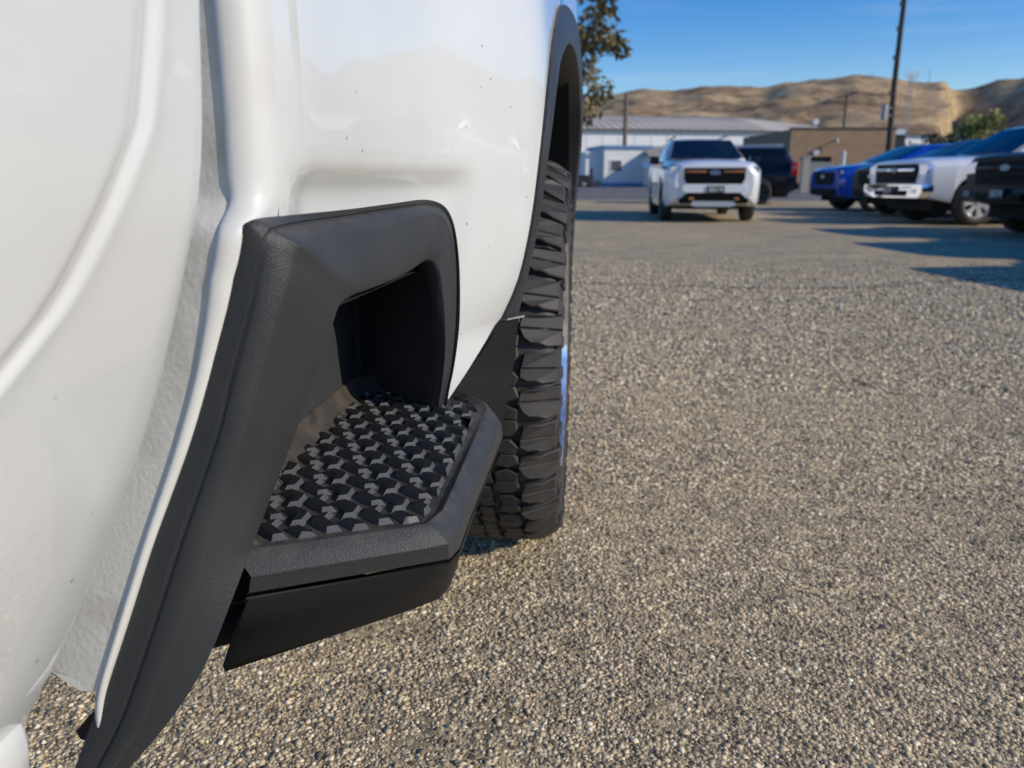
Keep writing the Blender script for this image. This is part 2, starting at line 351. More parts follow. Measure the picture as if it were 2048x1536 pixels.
# hills, a height field in azimuth and distance round the lot (azimuth clockwise from +Y)
def noise2(x, y, seed, octv=6, pers=0.52):
    r_ = np.random.default_rng(seed); out = np.zeros_like(x); a = 1.0
    for o_ in range(octv):
        G = r_.random((64, 64)); xi = np.floor(x).astype(int); yi = np.floor(y).astype(int); fx = x - xi; fy = y - yi
        fx = fx * fx * (3 - 2 * fx); fy = fy * fy * (3 - 2 * fy)
        q = lambda i, j: G[(xi + i) % 64, (yi + j) % 64]
        out += a * ((q(0, 0) * (1 - fx) + q(1, 0) * fx) * (1 - fy) + (q(0, 1) * (1 - fx) + q(1, 1) * fx) * fy - 0.5)
        x = x * 2.03 + 11.3; y = y * 2.03 + 5.7; a *= pers
    return out
chips()
AZ = [-70, -40, -20, -6, -0.15, 1.6, 3.69, 5.77, 8.14, 11.78, 13.69, 15.23, 17.66, 20.04, 21.78, 23.04, 24.5, 26.72, 33, 38, 46, 60, 80, 110, 140, 170]
EL = [3.0, 3.5, 5.0, 5.3, 5.59, 5.97, 6.2, 6.0, 6.17, 6.03, 6.24, 6.42, 6.5, 6.17, 5.84, 5.63, 5.78, 6.09, 7.9, 8.5, 9.0, 8.4, 7.6, 5.0, 3.5, 3.0]
def ridge(a): return np.interp(a, AZ, EL) * 1.0
na, nd = 620, 90
az = np.linspace(-70, 170, na); dd = np.linspace(0, 1, nd)
AZg, Dg = np.meshgrid(az, dd)
DIST = 1500 + 2300 * Dg
top = np.tan(np.radians(ridge(AZg) - 0.0)) * 3300
prof = ss(0.0, 0.80, Dg) ** 0.85 * np.where(Dg > 0.80, 1 - 0.35 * ss(0.8, 1.0, Dg), 1)
X_ = np.sin(np.radians(AZg)) * DIST; Y_ = np.cos(np.radians(AZg)) * DIST
spur = np.abs(noise2(X_ / 520 + 20, Y_ / 1500 + 9, 3, 5)); spur2 = noise2(X_ / 260 + 7, Y_ / 420 + 3, 8, 6)
Hh = top * prof
mid = prof * (1 - ss(0.62, 0.80, Dg)) ** 1.0
Hh = Hh - 95 * spur * mid - 26 * spur2 * mid + 16 * noise2(X_ / 90, Y_ / 90, 4, 4) * ss(0, .2, Dg) - 34 * np.abs(noise2(X_ / 190 + 30, Y_ / 700 + 4, 17, 5)) * mid
# nearer shoulder at the right whose steep left face lies in its own shade
edge = 26.3 + 2.2 * (1 - Dg) + 0.5 * noise2(Dg * 9 + 3, AZg * 0 + 2, 6, 4)
sh = ss(0.0, 1.7, AZg - edge)
fa = 1 - .62 * ss(23.2, 23.9, AZg + .8 * (1 - Dg) + 1.1 * noise2(X_ / 420 + 8, Y_ / 420 + 3, 23, 4)) * np.clip((31.4 - AZg) / 7.2, 0, 1) * (1 - ss(.70, .82, Dg))
Hh = Hh * fa
Hh = np.maximum(Hh, -1) - 3
hv = np.stack([X_, Y_, Hh], -1).reshape(-1, 3)
h = mesh('hills', hv, grid_faces(nd, na), M['hill'], smooth=80); kind(h, 'structure'); h['label'] = 'dry golden grass hills behind the lot'

# ================================================================== THE WHITE PICKUP IN THE FOREGROUND
TB = (-0.6, 1.6, 0.0)
truck = empty('pickup_truck', TB, 'white pickup filling the near foreground with black step set into its bed side', 'pickup truck')
def off(P): return [(p[0] - TB[0], p[1] - TB[1], p[2] - TB[2]) for p in P]
def tpart(name, verts, faces, mats, smooth=None, fmat=None, parent=None):
    return mesh(name, off(verts), faces, mats, parent or truck, smooth, fmat)

# --- black step frame: stations (outer edge, first crease, second crease, opening edge)
FR = [
 ((-0.4218, 0.4620, 0.2901), (-0.4173, 0.4620, 0.2906), (-0.4128, 0.4630, 0.2900), (-0.4084, 0.4640, 0.2895)),
 ((-0.4148, 0.4660, 0.3121), (-0.4002, 0.4660, 0.3135), (-0.3900, 0.4670, 0.3135), (-0.3803, 0.4680, 0.3185)),
 ((-0.4045, 0.4700, 0.3391), (-0.3853, 0.4700, 0.3398), (-0.3706, 0.4710, 0.3388), (-0.3570, 0.4730, 0.3407)),
 ((-0.3888, 0.4770, 0.3780), (-0.3641, 0.4770, 0.3800), (-0.3458, 0.4790, 0.3799), (-0.3233, 0.4840, 0.3795)),
 ((-0.3720, 0.4850, 0.4248), (-0.3456, 0.4850, 0.4267), (-0.3256, 0.4880, 0.4260), (-0.2970, 0.4980, 0.4209)),
 ((-0.3529, 0.4930, 0.4752), (-0.3269, 0.4930, 0.4768), (-0.3074, 0.4970, 0.4756), (-0.2800, 0.5160, 0.4656)),
 ((-0.3350, 0.5000, 0.5248), (-0.3090, 0.5000, 0.5261), (-0.2904, 0.5060, 0.5240), (-0.2677, 0.5400, 0.5076)),
 ((-0.3172, 0.5080, 0.5683), (-0.2928, 0.5080, 0.5694), (-0.2756, 0.5150, 0.5671), (-0.2553, 0.5620, 0.5478)),
 ((-0.3000, 0.5150, 0.6114), (-0.2768, 0.5150, 0.6122), (-0.2593, 0.5230, 0.6100), (-0.2428, 0.5850, 0.5891)),
 ((-0.2831, 0.5210, 0.6615), (-0.2615, 0.5210, 0.6620), (-0.2435, 0.5320, 0.6597), (-0.2257, 0.6030, 0.6423)),
 ((-0.2676, 0.5270, 0.7063), (-0.2471, 0.5270, 0.7066), (-0.2292, 0.5400, 0.7047), (-0.2142, 0.6180, 0.6809)),
 ((-0.2571, 0.5300, 0.7392), (-0.2409, 0.5310, 0.7338), (-0.2224, 0.5450, 0.7268), (-0.2120, 0.6240, 0.6908)),
 ((-0.2499, 0.5310, 0.7626), (-0.2360, 0.5330, 0.7518), (-0.2202, 0.5500, 0.7404), (-0.2108, 0.6320, 0.6952)),
 ((-0.2453, 0.5330, 0.7696), (-0.2328, 0.5370, 0.7605), (-0.2180, 0.5550, 0.7474), (-0.2094, 0.6450, 0.6972)),
 ((-0.2416, 0.5450, 0.7722), (-0.2309, 0.5500, 0.7651), (-0.2157, 0.5680, 0.7501), (-0.2071, 0.6680, 0.6983)),
 ((-0.2361, 0.6100, 0.7723), (-0.2333, 0.6150, 0.7660), (-0.2180, 0.6400, 0.7500), (-0.2035, 0.7050, 0.6986)),
 ((-0.2223, 0.7000, 0.7730), (-0.2213, 0.7020, 0.7674), (-0.2066, 0.7220, 0.7524), (-0.1965, 0.7550, 0.7000)),
 ((-0.2047, 0.8000, 0.7755), (-0.2038, 0.8020, 0.7703), (-0.1933, 0.8220, 0.7557), (-0.1914, 0.8200, 0.7027)),
 ((-0.1917, 0.8900, 0.7768), (-0.1905, 0.8920, 0.7716), (-0.1811, 0.9000, 0.7587), (-0.1884, 0.8700, 0.7063)),
 ((-0.1797, 0.9350, 0.7691), (-0.1796, 0.9370, 0.7637), (-0.1750, 0.9300, 0.7453), (-0.1841, 0.8950, 0.7025)),
 ((-0.1724, 0.9580, 0.7499), (-0.1732, 0.9580, 0.7444), (-0.1730, 0.9440, 0.7261), (-0.1809, 0.9080, 0.6878)),
 ((-0.1680, 0.9660, 0.7181), (-0.1701, 0.9660, 0.7136), (-0.1714, 0.9500, 0.7006), (-0.1797, 0.9150, 0.6672)),
 ((-0.1660, 0.9680, 0.6729), (-0.1693, 0.9680, 0.6696), (-0.1711, 0.9510, 0.6621), (-0.1783, 0.9200, 0.6349)),
 ((-0.1681, 0.9700, 0.6129), (-0.1722, 0.9700, 0.6108), (-0.1748, 0.9540, 0.6058), (-0.1799, 0.9300, 0.5941)),
 ((-0.1763, 0.9720, 0.5575), (-0.1797, 0.9720, 0.5567), (-0.1820, 0.9580, 0.5553), (-0.1857, 0.9420, 0.5544)),
 ((-0.1851, 0.9740, 0.5187), (-0.1886, 0.9740, 0.5179), (-0.1901, 0.9640, 0.5193), (-0.1926, 0.9520, 0.5205)),
 ((-0.1911, 0.9760, 0.4849), (-0.1940, 0.9760, 0.4840), (-0.1966, 0.9680, 0.4858), (-0.1998, 0.9600, 0.4868)),
]
cols = [sub([s_[c] for s_ in FR], 4) for c in range(4)]
nF = len(cols[0])
HOLE = [(float(.70 * cols[0][i][1] + .30 * cols[3][i][1]), float(.70 * cols[0][i][2] + .30 * cols[3][i][2])) for i in range(5 * 4, nF)] + [(.985, .40), (.5, .40)]
# --- bed side surface
YS = [.54, .56, .60, .70, .80, .90, .965, 1.06, 1.10, 1.15, 1.30, 1.6, 2.0, 2.4, 3.2]
XS = [-.244, -.236, -.229, -.219, -.203, -.181, -.155, -.106, -.088, -.071, -.062, -.049, -.032, -.040, -.09]
ZT = [.30, .495, .52, .60, .70, .80, .86, 1.0, 1.25, 1.5]
TT = [.30, .052, .046, .043, .018, .004, 0, 0, .012, .05]
_ys = np.linspace(.54, 3.2, 200); _xs = np.interp(_ys, YS, XS)
for _ in range(6): _xs[1:-1] = (_xs[:-2] + 2 * _xs[1:-1] + _xs[2:]) / 4
def tuck(z): return np.interp(z, ZT, TT)
def bedx(y, z):
    x = np.interp(y, _ys, _xs) - tuck(z) * ss(.60, 1.05, y) - 0.55 * tuck(z) * (1 - ss(.60, 1.05, y)) * (z < .86)
    m = ss(.818, .786, z) * (1 - ss(.955, .992, y)) * ss(.552, .585, y) * 0.6
    x = x - 0.013 * m * ss(.574, .65, y) - 0.012 * ss(.818, .786, z) * (1 - ss(.955, .992, y)) * ss(.574, .65, y)
    return x
AR_O = [(-0.1284, 1.1000, 0.5966), (-0.1027, 1.1050, 0.6560), (-0.0850, 1.1100, 0.7355), (-0.0748, 1.1200, 0.8194), (-0.0702, 1.1400, 0.8751), (-0.0660, 1.1800, 0.9472), (-0.0638, 1.2800, 1.0252), (-0.0606, 1.4500, 1.0953), (-0.0478, 1.6200, 1.1161), (-0.0392, 1.8000, 1.1158), (-0.0341, 1.9500, 1.0869), (-0.0295, 2.0500, 0.9950), (-0.0318, 2.1200, 0.8881), (-0.0418, 2.1600, 0.7570), (-0.0480, 2.1800, 0.6320), (-0.0536, 2.1900, 0.4728)]
AR_I = [(-0.1041, 1.1300, 0.5977), (-0.0918, 1.1350, 0.6523), (-0.0733, 1.1400, 0.7484), (-0.0643, 1.1500, 0.8199), (-0.0580, 1.1700, 0.8770), (-0.0537, 1.2200, 0.9378), (-0.0506, 1.3000, 0.9858), (-0.0435, 1.4500, 1.0334), (-0.0364, 1.6200, 1.0440), (-0.0318, 1.8000, 1.0340), (-0.0296, 1.9500, 0.9969), (-0.0279, 2.0400, 0.9337), (-0.0321, 2.0900, 0.8615), (-0.0434, 2.1300, 0.7309), (-0.0498, 2.1500, 0.6204), (-0.0555, 2.1600, 0.4627)]
arO = sub(AR_O, 3); arI = sub(AR_I, 3)
front = [p for p in arO if p[1] <= 1.45]; rear = [p for p in arO if p[1] > 1.45]
zf = np.array([p[2] for p in front]); yf = np.array([p[1] for p in front]); ordr = np.argsort(zf); zf, yf = zf[ordr], yf[ordr]
ZA = max(p[2] for p in arO)
def bedside():
    mb = MB()
    # front panel up to the wheel arch
    zrow = np.concatenate([np.linspace(.495, .59, 6), np.linspace(.60, ZA, 46)])
    rows = []
    for z in zrow:
        ye = 1.0 + (max(z, .50) - .51) / .086 * .10 if z < .596 else float(np.interp(z, zf, yf))
        u = np.linspace(0, 1, 54); y = .548 + (ye - .548) * u
        X = bedx(y, z)
        if z > .596:                       # run into the trim edge
            xe = float(np.interp(z, zf, [p[0] for p in np.array(front)[ordr]]))
            X = X + (xe - X[-1]) * ss(.90, ye, y)
        # rolled front corner, then the flange facing the cab
        rr = .026; xa = float(np.interp(.546 + rr + .002, y, X)); fl = [(xa - .20, .546, z), (xa - .14, .546, z), (xa - .10, .546, z), (xa - .06, .546, z)]
        rr = .026
        arc = [(xa - rr + rr * math.sin(a), .546 + rr - rr * math.cos(a), z) for a in np.linspace(0, math.pi / 2, 9)]
        keep = [(float(X[i]), float(y[i]), z) for i in range(len(y)) if y[i] > .546 + rr + .002]
        row = []
        y2 = np.linspace(.546 + rr + .002, ye, 50)
        X2 = np.interp(y2, y, X)
        t = ss(.546 + rr, .546 + rr + .04, y2)
        row += [(float(xx), float(yy), z) for xx, yy in zip(X2, y2)]
        rows.append(row)
    nc = len(rows[0]); mb.add([p for r_ in rows for p in r_], grid_faces(len(rows), nc))
    # above the arch, and back to the tail
    zr2 = np.linspace(ZA, 1.5, 16); rows = []
    for z in zr2:
        y = np.linspace(.574, 3.2, 74); x = bedx(y, z)
        rows.append([(float(a_), float(b_), float(z)) for a_, b_ in zip(x, y)])
    mb.add([p for r_ in rows for p in r_], grid_faces(len(rows), 74))
    # behind the arch
    zr = np.array([p[2] for p in rear]); yr = np.array([p[1] for p in rear]); o2 = np.argsort(zr); rows = []
    for z in np.linspace(.50, ZA, 24):
        ys = float(np.interp(z, zr[o2], yr[o2])); y = np.linspace(ys, 3.2, 24); X = bedx(y, z)
        xs_ = float(np.interp(z, zr[o2], [p[0] for p in np.array(rear)[o2]])); X = X + (xs_ - X[0]) * (1 - ss(ys, ys + .25, y))
        rows.append([(float(a_), float(b_), float(z)) for a_, b_ in zip(X, y)])
    mb.add([p for r_ in rows for p in r_], grid_faces(len(rows), 24))
    # opening behind the step frame
    from mathutils.geometry import intersect_point_tri_2d
    def inside(y_, z_):
        c_ = False; n_ = len(HOLE)
        for i_ in range(n_):
            (y1, z1), (y2, z2) = HOLE[i_], HOLE[(i_ + 1) % n_]
            if (z1 > z_) != (z2 > z_) and y_ < (y2 - y1) * (z_ - z1) / (z2 - z1) + y1: c_ = not c_
        return c_
    ins = [inside(p[1], p[2]) for p in mb.v]
    kf = [k for k, f_ in enumerate(mb.f) if not any(ins[q] for q in f_)]
    mb.f = [mb.f[k] for k in kf]; mb.m = [mb.m[k] for k in kf]
    mb.v = off(mb.v)
    return mb.build('bed_side', M['white'], truck, 60)
bedside()

# --- forward facing bed flange, stone guard coated, with a bright sealed edge beside the black frame
FO = [(-0.2415, 0.5450, 0.7737), (-0.2482, 0.5300, 0.7645), (-0.2676, 0.5270, 0.7063), (-0.3000, 0.5150, 0.6114), (-0.3350, 0.5000, 0.5248), (-0.3720, 0.4850, 0.4248), (-0.3851, 0.4820, 0.3933)]
fe = sub(FO[1:], 5)
fz = [p[2] for p in fe[::-1]]
zz_ = np.concatenate([np.linspace(1.5, .84, 12), np.linspace(.83, .735, 24), np.linspace(.73, .366, 40)])
EX = np.array([float(bedx(np.array([.574]), z)[0]) if z > .775 else float(np.interp(z, fz, [p[0] for p in fe[::-1]])) + .004 for z in zz_])
EY = np.array([.546 if z > .775 else float(np.interp(z, fz, [p[1] for p in fe[::-1]])) - .007 for z in zz_])
ER = np.interp(zz_, [.37, .50, .66, .76, .80, 1.5], [.0035, .0042, .008, .018, .026, .026])
for _ in range(8):
    EX[13:-1] = (EX[12:-2] + 2 * EX[13:-1] + EX[14:]) / 4; EY[13:-1] = (EY[12:-2] + 2 * EY[13:-1] + EY[14:]) / 4
rows = []
for z, xa, yb, rr in zip(zz_, EX, EY, ER):
    rows.append([(xa - rr - .0045, yb + .004, z), (xa - rr - .002, yb + .001, z)] + [(xa - rr + rr * math.sin(a), yb + rr - rr * math.cos(a), z) for a in np.linspace(0, math.pi / 2, 10)] + ([(float(bedx(np.array([.586]), z)[0]) * .5 + xa * .5 + .001, .588, z), (float(bedx(np.array([.612]), z)[0]) + .0008, .612, z), (float(bedx(np.array([.616]), z)[0]) - .002, .616, z)] if z > .745 else [(xa + .0005, yb + rr + .004, z)] * 3))
tpart('flange_edge', [q for r_ in rows for q in r_], grid_faces(len(rows), 15), M['edgepaint'], 70)
rows = []
for k, (z, xa, yb, rr) in enumerate(zip(zz_, EX, EY, ER)):
    if z < .40: break
    xe = xa - rr + .002; last = zz_[k + 1] < .40
    rows.append([(xe - .30, yb + .013, z + (.10 if last else 0)), (xe - .12, yb + .010, z + (.045 if last else 0)), (xe - .08, yb + .008, z + (.03 if last else 0)), (xe - .045, yb + .006, z + (.014 if last else 0)),
                 (xe - .022, yb + .0035, z), (xe - .004, yb + .0028, z)])
tpart('bed_front_wall', [q for r_ in rows for q in r_], grid_faces(len(rows), 6), M['chipguard'], 60)
# dark clip hanging below the flange
cb = MB()
cl = [(-0.3879, 0.5000, 0.3985), (-0.3954, 0.5000, 0.3784), (-0.4245, 0.5000, 0.3451), (-0.4221, 0.5000, 0.3372), (-0.4070, 0.5000, 0.3324), (-0.3781, 0.5000, 0.3600)]
cl2 = [(p[0], p[1] + .03, p[2]) for p in cl]
cb.add(off(cl + cl2), [(0, 1, 2, 3, 4, 5), (11, 10, 9, 8, 7, 6)] + [(i, (i + 1) % 6, 6 + (i + 1) % 6, 6 + i) for i in range(6)])
cb.build('bracket', M['plastic_smooth'], truck)

rows = []
for i in range(nF):
    O, A, B, I = [cols[c][i] for c in range(4)]
    back = O + (np.array([-.004, .03, 0]) if i < 13 * 4 else np.array([-.025, .004, -.01]) if i < 20 * 4 else np.array([-.06, .03, 0]))
    def mixp(a, b, t, bulge=0): return a * (1 - t) + b * t + np.array([bulge * .8, -bulge * .6, bulge * .2])
    rr = [back, O, mixp(O, A, .12, .0015), mixp(O, A, .5, .0008), mixp(O, A, .86, .0), mixp(O, A, .95, -.0022), A + np.array([0, .002, 0]), mixp(A, B, .08, -.0012), mixp(A, B, .2, .0006), mixp(A, B, .5, .0014), mixp(A, B, .85, .0016), B, mixp(B, I, .1, .0006), mixp(B, I, .5, .0), mixp(B, I, .93, .0), I + np.array([-.003, 0.002, 0])]
    inn = I + np.array([-.016, .006, 0]); rr.append(inn)
    rows.append(rr)
tpart('step_frame', [q for r_ in rows for q in r_], grid_faces(nF, len(rows[0])), M['plastic'], 50)

# --- the pocket behind the frame
iI = [i for i in range(nF)]
PX = -.335
ring = []
for i in range(6 * 4, nF):
    I = cols[3][i]
    mid_ = np.array([(-.012 + I[0]) * 1.0, I[1] + .004, I[2]])
    t = i / (nF - 1)
    dy = min(max(I[1] + .035, .60), 1.05); dz = I[2]
    if I[1] > .86: dy = 1.05
    elif I[1] > .70: dy = I[1] + (1.05 - .86) * (I[1] - .70) / .16 * .9
    if i >= 14 * 4 and i <= 20 * 4: dz = I[2] - .018
    deep = np.array([PX + .006, dy, max(min(dz, .682), .517)])
    p1 = mid_ * .92 + deep * .08
    q = [I + np.array([-.012, .004, 0]), p1, mid_ * .5 + deep * .5, mid_ * .06 + deep * .94, deep]
    ring.append(q)
vv = [p for r_ in ring for p in r_]; ff = grid_faces(len(ring), 5)
tpart('step_pocket', vv, ff, M['plastic_deep'], 50)
# flat inner wall, rear wall and ceiling of the pocket
pk = MB()
pk.add(off([(PX, .56, .42), (PX, 1.05, .42), (PX, 1.05, .69), (PX, .60, .70)]), [(0, 1, 2, 3)])
pk.add(off([(PX, 1.052, .42), (-.220, 1.03, .42), (-.205, 1.02, .69), (PX, 1.05, .69)]), [(0, 1, 2, 3)])
pk.add(off([(PX, .60, .69), (-.222, .64, .69), (-.205, 1.03, .69), (PX, 1.05, .688)]), [(0, 1, 2, 3)])
pk.build('pocket_wall', M['plastic_deep'], truck)
# dusty ledge round the foot of the pocket
lg = MB()
def ledge(path):
    rws = []
    for (x, y, nx, ny) in path:
        rws.append([(x, y, .524), (x + nx * .004, y + ny * .004, .523), (x + nx * .010, y + ny * .010, .508), (x + nx * .02, y + ny * .02, .4985), (x + nx * .035, y + ny * .035, .497)])
    return rws
lr = ledge([(PX + .001, .50, 1, 0), (PX + .001, .75, 1, 0), (PX + .001, 1.00, 1, 0), (PX + .006, 1.026, .7, -.7), (PX + .03, 1.037, 0, -1), (-.26, 1.026, -.1, -1), (-.225, 1.014, -.2, -1), (-.215, .99, -.7, -.7)])
tpart('pocket_ledge', [q for r_ in lr for q in r_], grid_faces(len(lr), 5), M['dust'], 60)

# --- the step itself
PAD = [(-.300, .542), (-.155, .6055), (-.143, .613), (-.1365, .640), (-.136, .70), (-.1375, .955), (-.146, .983), (-.207, 1.058), (-.345, 1.058), (-.345, .565)]
RIM = [(-.290, .537), (-.152, .597), (-.138, .606), (-.129, .636), (-.1285, .70), (-.129, .957), (-.139, .989), (-.203, 1.066), (-.345, 1.066), (-.345, .56)]
CRE = [(-.268, .528), (-.136, .5905), (-.1180, .601), (-.1125, .622), (-.1115, .70), (-.1085, .945), (-.125, .99), (-.19, 1.075), (-.345, 1.075), (-.345, .57)]
SEA = [(-.274, .533), (-.136, .597), (-.1175, .606), (-.1120, .628), (-.1120, .70), (-.1070, .940), (-.125, .99), (-.19, 1.07), (-.345, 1.07), (-.345, .58)]
BOT = [(-.302, .530), (-.165, .640), (-.1405, .664), (-.134, .690), (-.134, .74), (-.135, .94), (-.15, .98), (-.2, 1.05), (-.345, 1.05), (-.345, .60)]
def loop(P, z, n=1):
    z = z if isinstance(z, (list, tuple)) else [z] * len(P)
    return [(p[0], p[1], zz) for p, zz in zip(P, z)]
def lerpP(A_, B_, t): return [(a[0] * (1 - t) + b[0] * t, a[1] * (1 - t) + b[1] * t) for a, b in zip(A_, B_)]
# upper moulding
ls = [loop(PAD, .4975), loop(lerpP(PAD, RIM, .4), .4985), loop(RIM, .502), loop(lerpP(RIM, CRE, .2), .5005), loop(lerpP(RIM, CRE, .85), .489), loop(CRE, .4845), loop(lerpP(CRE, SEA, .5), .478), loop(SEA, .467), loop(lerpP(SEA, BOT, .12), .465)]
nP = len(PAD); vv = [p for l_ in ls for p in l_]
ff = grid_faces(len(ls), nP) + [tuple(range(nP))]
left = [k * nP for k in range(len(ls))]
step = tpart('side_step', vv, ff, M['plastic'], 28)
bv = step.modifiers.new('bevel', 'BEVEL'); bv.width = .0022; bv.segments = 2; bv.harden_normals = True; bv.limit_method = 'ANGLE'; bv.angle_limit = R(24); step.data.shade_smooth()
# left end of the moulding and the skirt below it
SK0 = lerpP(SEA, BOT, .03)
ls = [loop(lerpP(SK0, BOT, .14), .463), loop(SK0, .4625), loop(SK0, .460), loop(lerpP(SK0, BOT, .5), .428), loop(lerpP(SK0, BOT, .93), .397), loop(BOT, .3905), loop(lerpP(BOT, [(-.3, .8)] * nP, .15), .388)]
vv = [p for l_ in ls for p in l_]; ff = grid_faces(len(ls), nP)
skirt = tpart('step_skirt', vv, ff, M['plastic_smooth'], 40)
sm = skirt.modifiers.new('thick', 'SOLIDIFY'); sm.thickness = .006; sm.offset = -1
ed = MB()
ed.add(off([(-.20, .600, .495), (-.20, .625, .40), (-.345, .548, .392), (-.345, .548, .495)]), [(0, 1, 2, 3)])
ed.build('step_end', M['liner'], truck)

# --- grip blocks, interlocking chevrons on a lattice parallel to the front edge
E1 = np.array([.905, .425]); E2 = np.array([-.425, .905])
O0 = np.array([-.2650, .6400])
PA, PB = .0462, .0425
SHA = [(0, 0), (11, 14.2), (27, 14.2), (18.5, 0), (29, -26.6), (12.5, -26.6)]
SHB = [(25.2, -11.2), (37.2, -4.8), (55.6, -27), (46.5, -42.4), (29.7, -46.2), (36.6, -26.8)]
SHB = [(24.6, -6.0), (40.5, -6.0), (53.0, -26), (44.0, -45.5), (28.0, -45.5), (35.0, -26)]
SHA = [(1.0, -.5), (10.8, 13.4), (27.2, 13.4), (19.5, -.5), (30.2, -25.6), (13.2, -25.6)]
PADC = [(-.345, .5275), (-.155, .611), (-.146, .617), (-.1405, .640), (-.140, .70), (-.1415, .953), (-.150, .981), (-.2095, 1.053), (-.33, 1.053), (-.3295, .80)]
def clip(poly, clipper):
    out = poly; n = len(clipper)
    for i in range(n):
        a = np.array(clipper[i]); b = np.array(clipper[(i + 1) % n]); inp = out; out = []
        if not inp: return []
        sgn = lambda p: (b[0] - a[0]) * (p[1] - a[1]) - (b[1] - a[1]) * (p[0] - a[0])
        for k in range(len(inp)):
            p, q = np.array(inp[k]), np.array(inp[(k + 1) % len(inp)]); dp, dq = sgn(p), sgn(q)
            if dp >= 0: out.append(tuple(p))
            if dp * dq < 0: t = dp / (dp - dq); out.append(tuple(p + (q - p) * t))
    return out
def area(P): return 0.5 * sum(P[i][0] * P[(i + 1) % len(P)][1] - P[(i + 1) % len(P)][0] * P[i][1] for i in range(len(P)))
def clean(P, d=.0012):
    out = []
    for p in P:
        if not out or math.hypot(p[0] - out[-1][0], p[1] - out[-1][1]) > d: out.append(p)
    if len(out) > 2 and math.hypot(out[0][0] - out[-1][0], out[0][1] - out[-1][1]) < d: out.pop()
    return out
def inset(P, d):
    n = len(P); out = []
    for i in range(n):
        p0, p1, p2 = (np.array(P[(i + k) % n]) for k in (-1, 0, 1))
        e1 = (p1 - p0) / np.linalg.norm(p1 - p0); e2 = (p2 - p1) / np.linalg.norm(p2 - p1)
        n1 = np.array([-e1[1], e1[0]]); n2 = np.array([-e2[1], e2[0]]); m_ = n1 + n2; den = max(1 + n1 @ n2, .35)
        out.append(tuple(p1 + m_ * d / den))
    return out
from mathutils.geometry import tessellate_polygon
def grip(P):
    P = clean(inset(clean(P), .0007))
    if len(P) < 3 or area(P) < 2.2e-5: return
    d = .0033
    for _ in range(3):
        T = inset(P, d)
        if area(T) > .15 * area(P): break
        d *= .6
    n = len(P); z0, z1 = .4965, .4965 + .0066
    c = (sum(p[0] for p in P) / n, sum(p[1] for p in P) / n)
    v = [(p[0] - c[0], p[1] - c[1], 0) for p in P] + [(p[0] - c[0], p[1] - c[1], z1 - z0) for p in T]
    tri = tessellate_polygon([[Vector((p[0], p[1], 0)) for p in T]])
    f = [(i, (i + 1) % n, n + (i + 1) % n, n + i) for i in range(n)] + [tuple(n + i for i in t) for t in tri]
    fm = [0] * n + [1] * len(tri)
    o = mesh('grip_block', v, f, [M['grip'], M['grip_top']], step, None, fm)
    o.location = (c[0] - TB[0], c[1] - TB[1], z0)
for ia in range(-4, 8):
    for ib in range(-12, 14):
        org = O0 + E1 * PA * ia + E2 * PB * ib
        for shp in (SHA, SHB):
            poly = [tuple(org + E1 * s_ * .001 + E2 * t_ * .001) for s_, t_ in shp]
            if area(poly) < 0: poly = poly[::-1]
            grip(clip(poly, PADC))

# --- wheel arch trim and the rocker end ahead of the tyre
rows = []
for O, I in zip(arO, arI):
    d = I - O
    o1 = O + np.array([.005, 0, 0])
    rows.append([O + np.array([-.01, 0, 0]), o1, O * .6 + I * .4 + np.array([.007, 0, 0]), O * .15 + I * .85 + np.array([.003, 0, 0]), I, I + np.array([-.05, 0, 0]) + d * .15])
tpart('arch_trim', [q for r_ in rows for q in r_], grid_faces(len(rows), 6), M['plastic'], 45)
RK = [[(-0.1282, 1.0980, 0.5962), (-0.1179, 1.1150, 0.5963), (-0.1047, 1.1280, 0.5973)], [(-0.1475, 1.0720, 0.5640), (-0.1268, 1.1180, 0.5545), (-0.1100, 1.1350, 0.5511)], [(-0.1690, 1.0400, 0.5373), (-0.1383, 1.1150, 0.5114), (-0.1152, 1.1400, 0.5056)],
      [(-0.1907, 1.0000, 0.5126), (-0.1501, 1.0850, 0.4795), (-0.1237, 1.1450, 0.4587)], [(-0.2012, 0.9900, 0.4727), (-0.1653, 1.0800, 0.4367), (-0.1350, 1.1500, 0.4145)], [(-0.2100, 0.9900, 0.4123), (-0.1819, 1.0800, 0.3706), (-0.1560, 1.1500, 0.3443)]]
RKr = [sub([RK[i][c] for i in range(6)], 3) for c in range(3)]
rows = []
for i in range(len(RKr[0])):
    a, b, c_ = RKr[0][i], RKr[1][i], RKr[2][i]
    rows.append([a + np.array([-.01, 0, 0]), a + np.array([.004, 0, 0]), b + np.array([.004, 0, 0]), c_ + np.array([.002, -.003, 0]), c_, c_ + np.array([-.12, .03, 0])])
tpart('rocker_trim', [q for r_ in rows for q in r_], grid_faces(len(rows), 6), M['plastic_smooth'], 45)
a_, b_, c_ = [np.array(p) for p in ((-0.1273, 1.0975, 0.5978), (-0.1179, 1.1145, 0.5972), (-0.1039, 1.1275, 0.5982))]
sl = []
for p in (a_, b_, c_): sl += [p + np.array([.010, -.001, .0016]), p + np.array([.010, -.001, -.0010]), p + np.array([-.004, .002, -.0012])]
tpart('trim_joint', sl, grid_faces(3, 3), M['silver'])

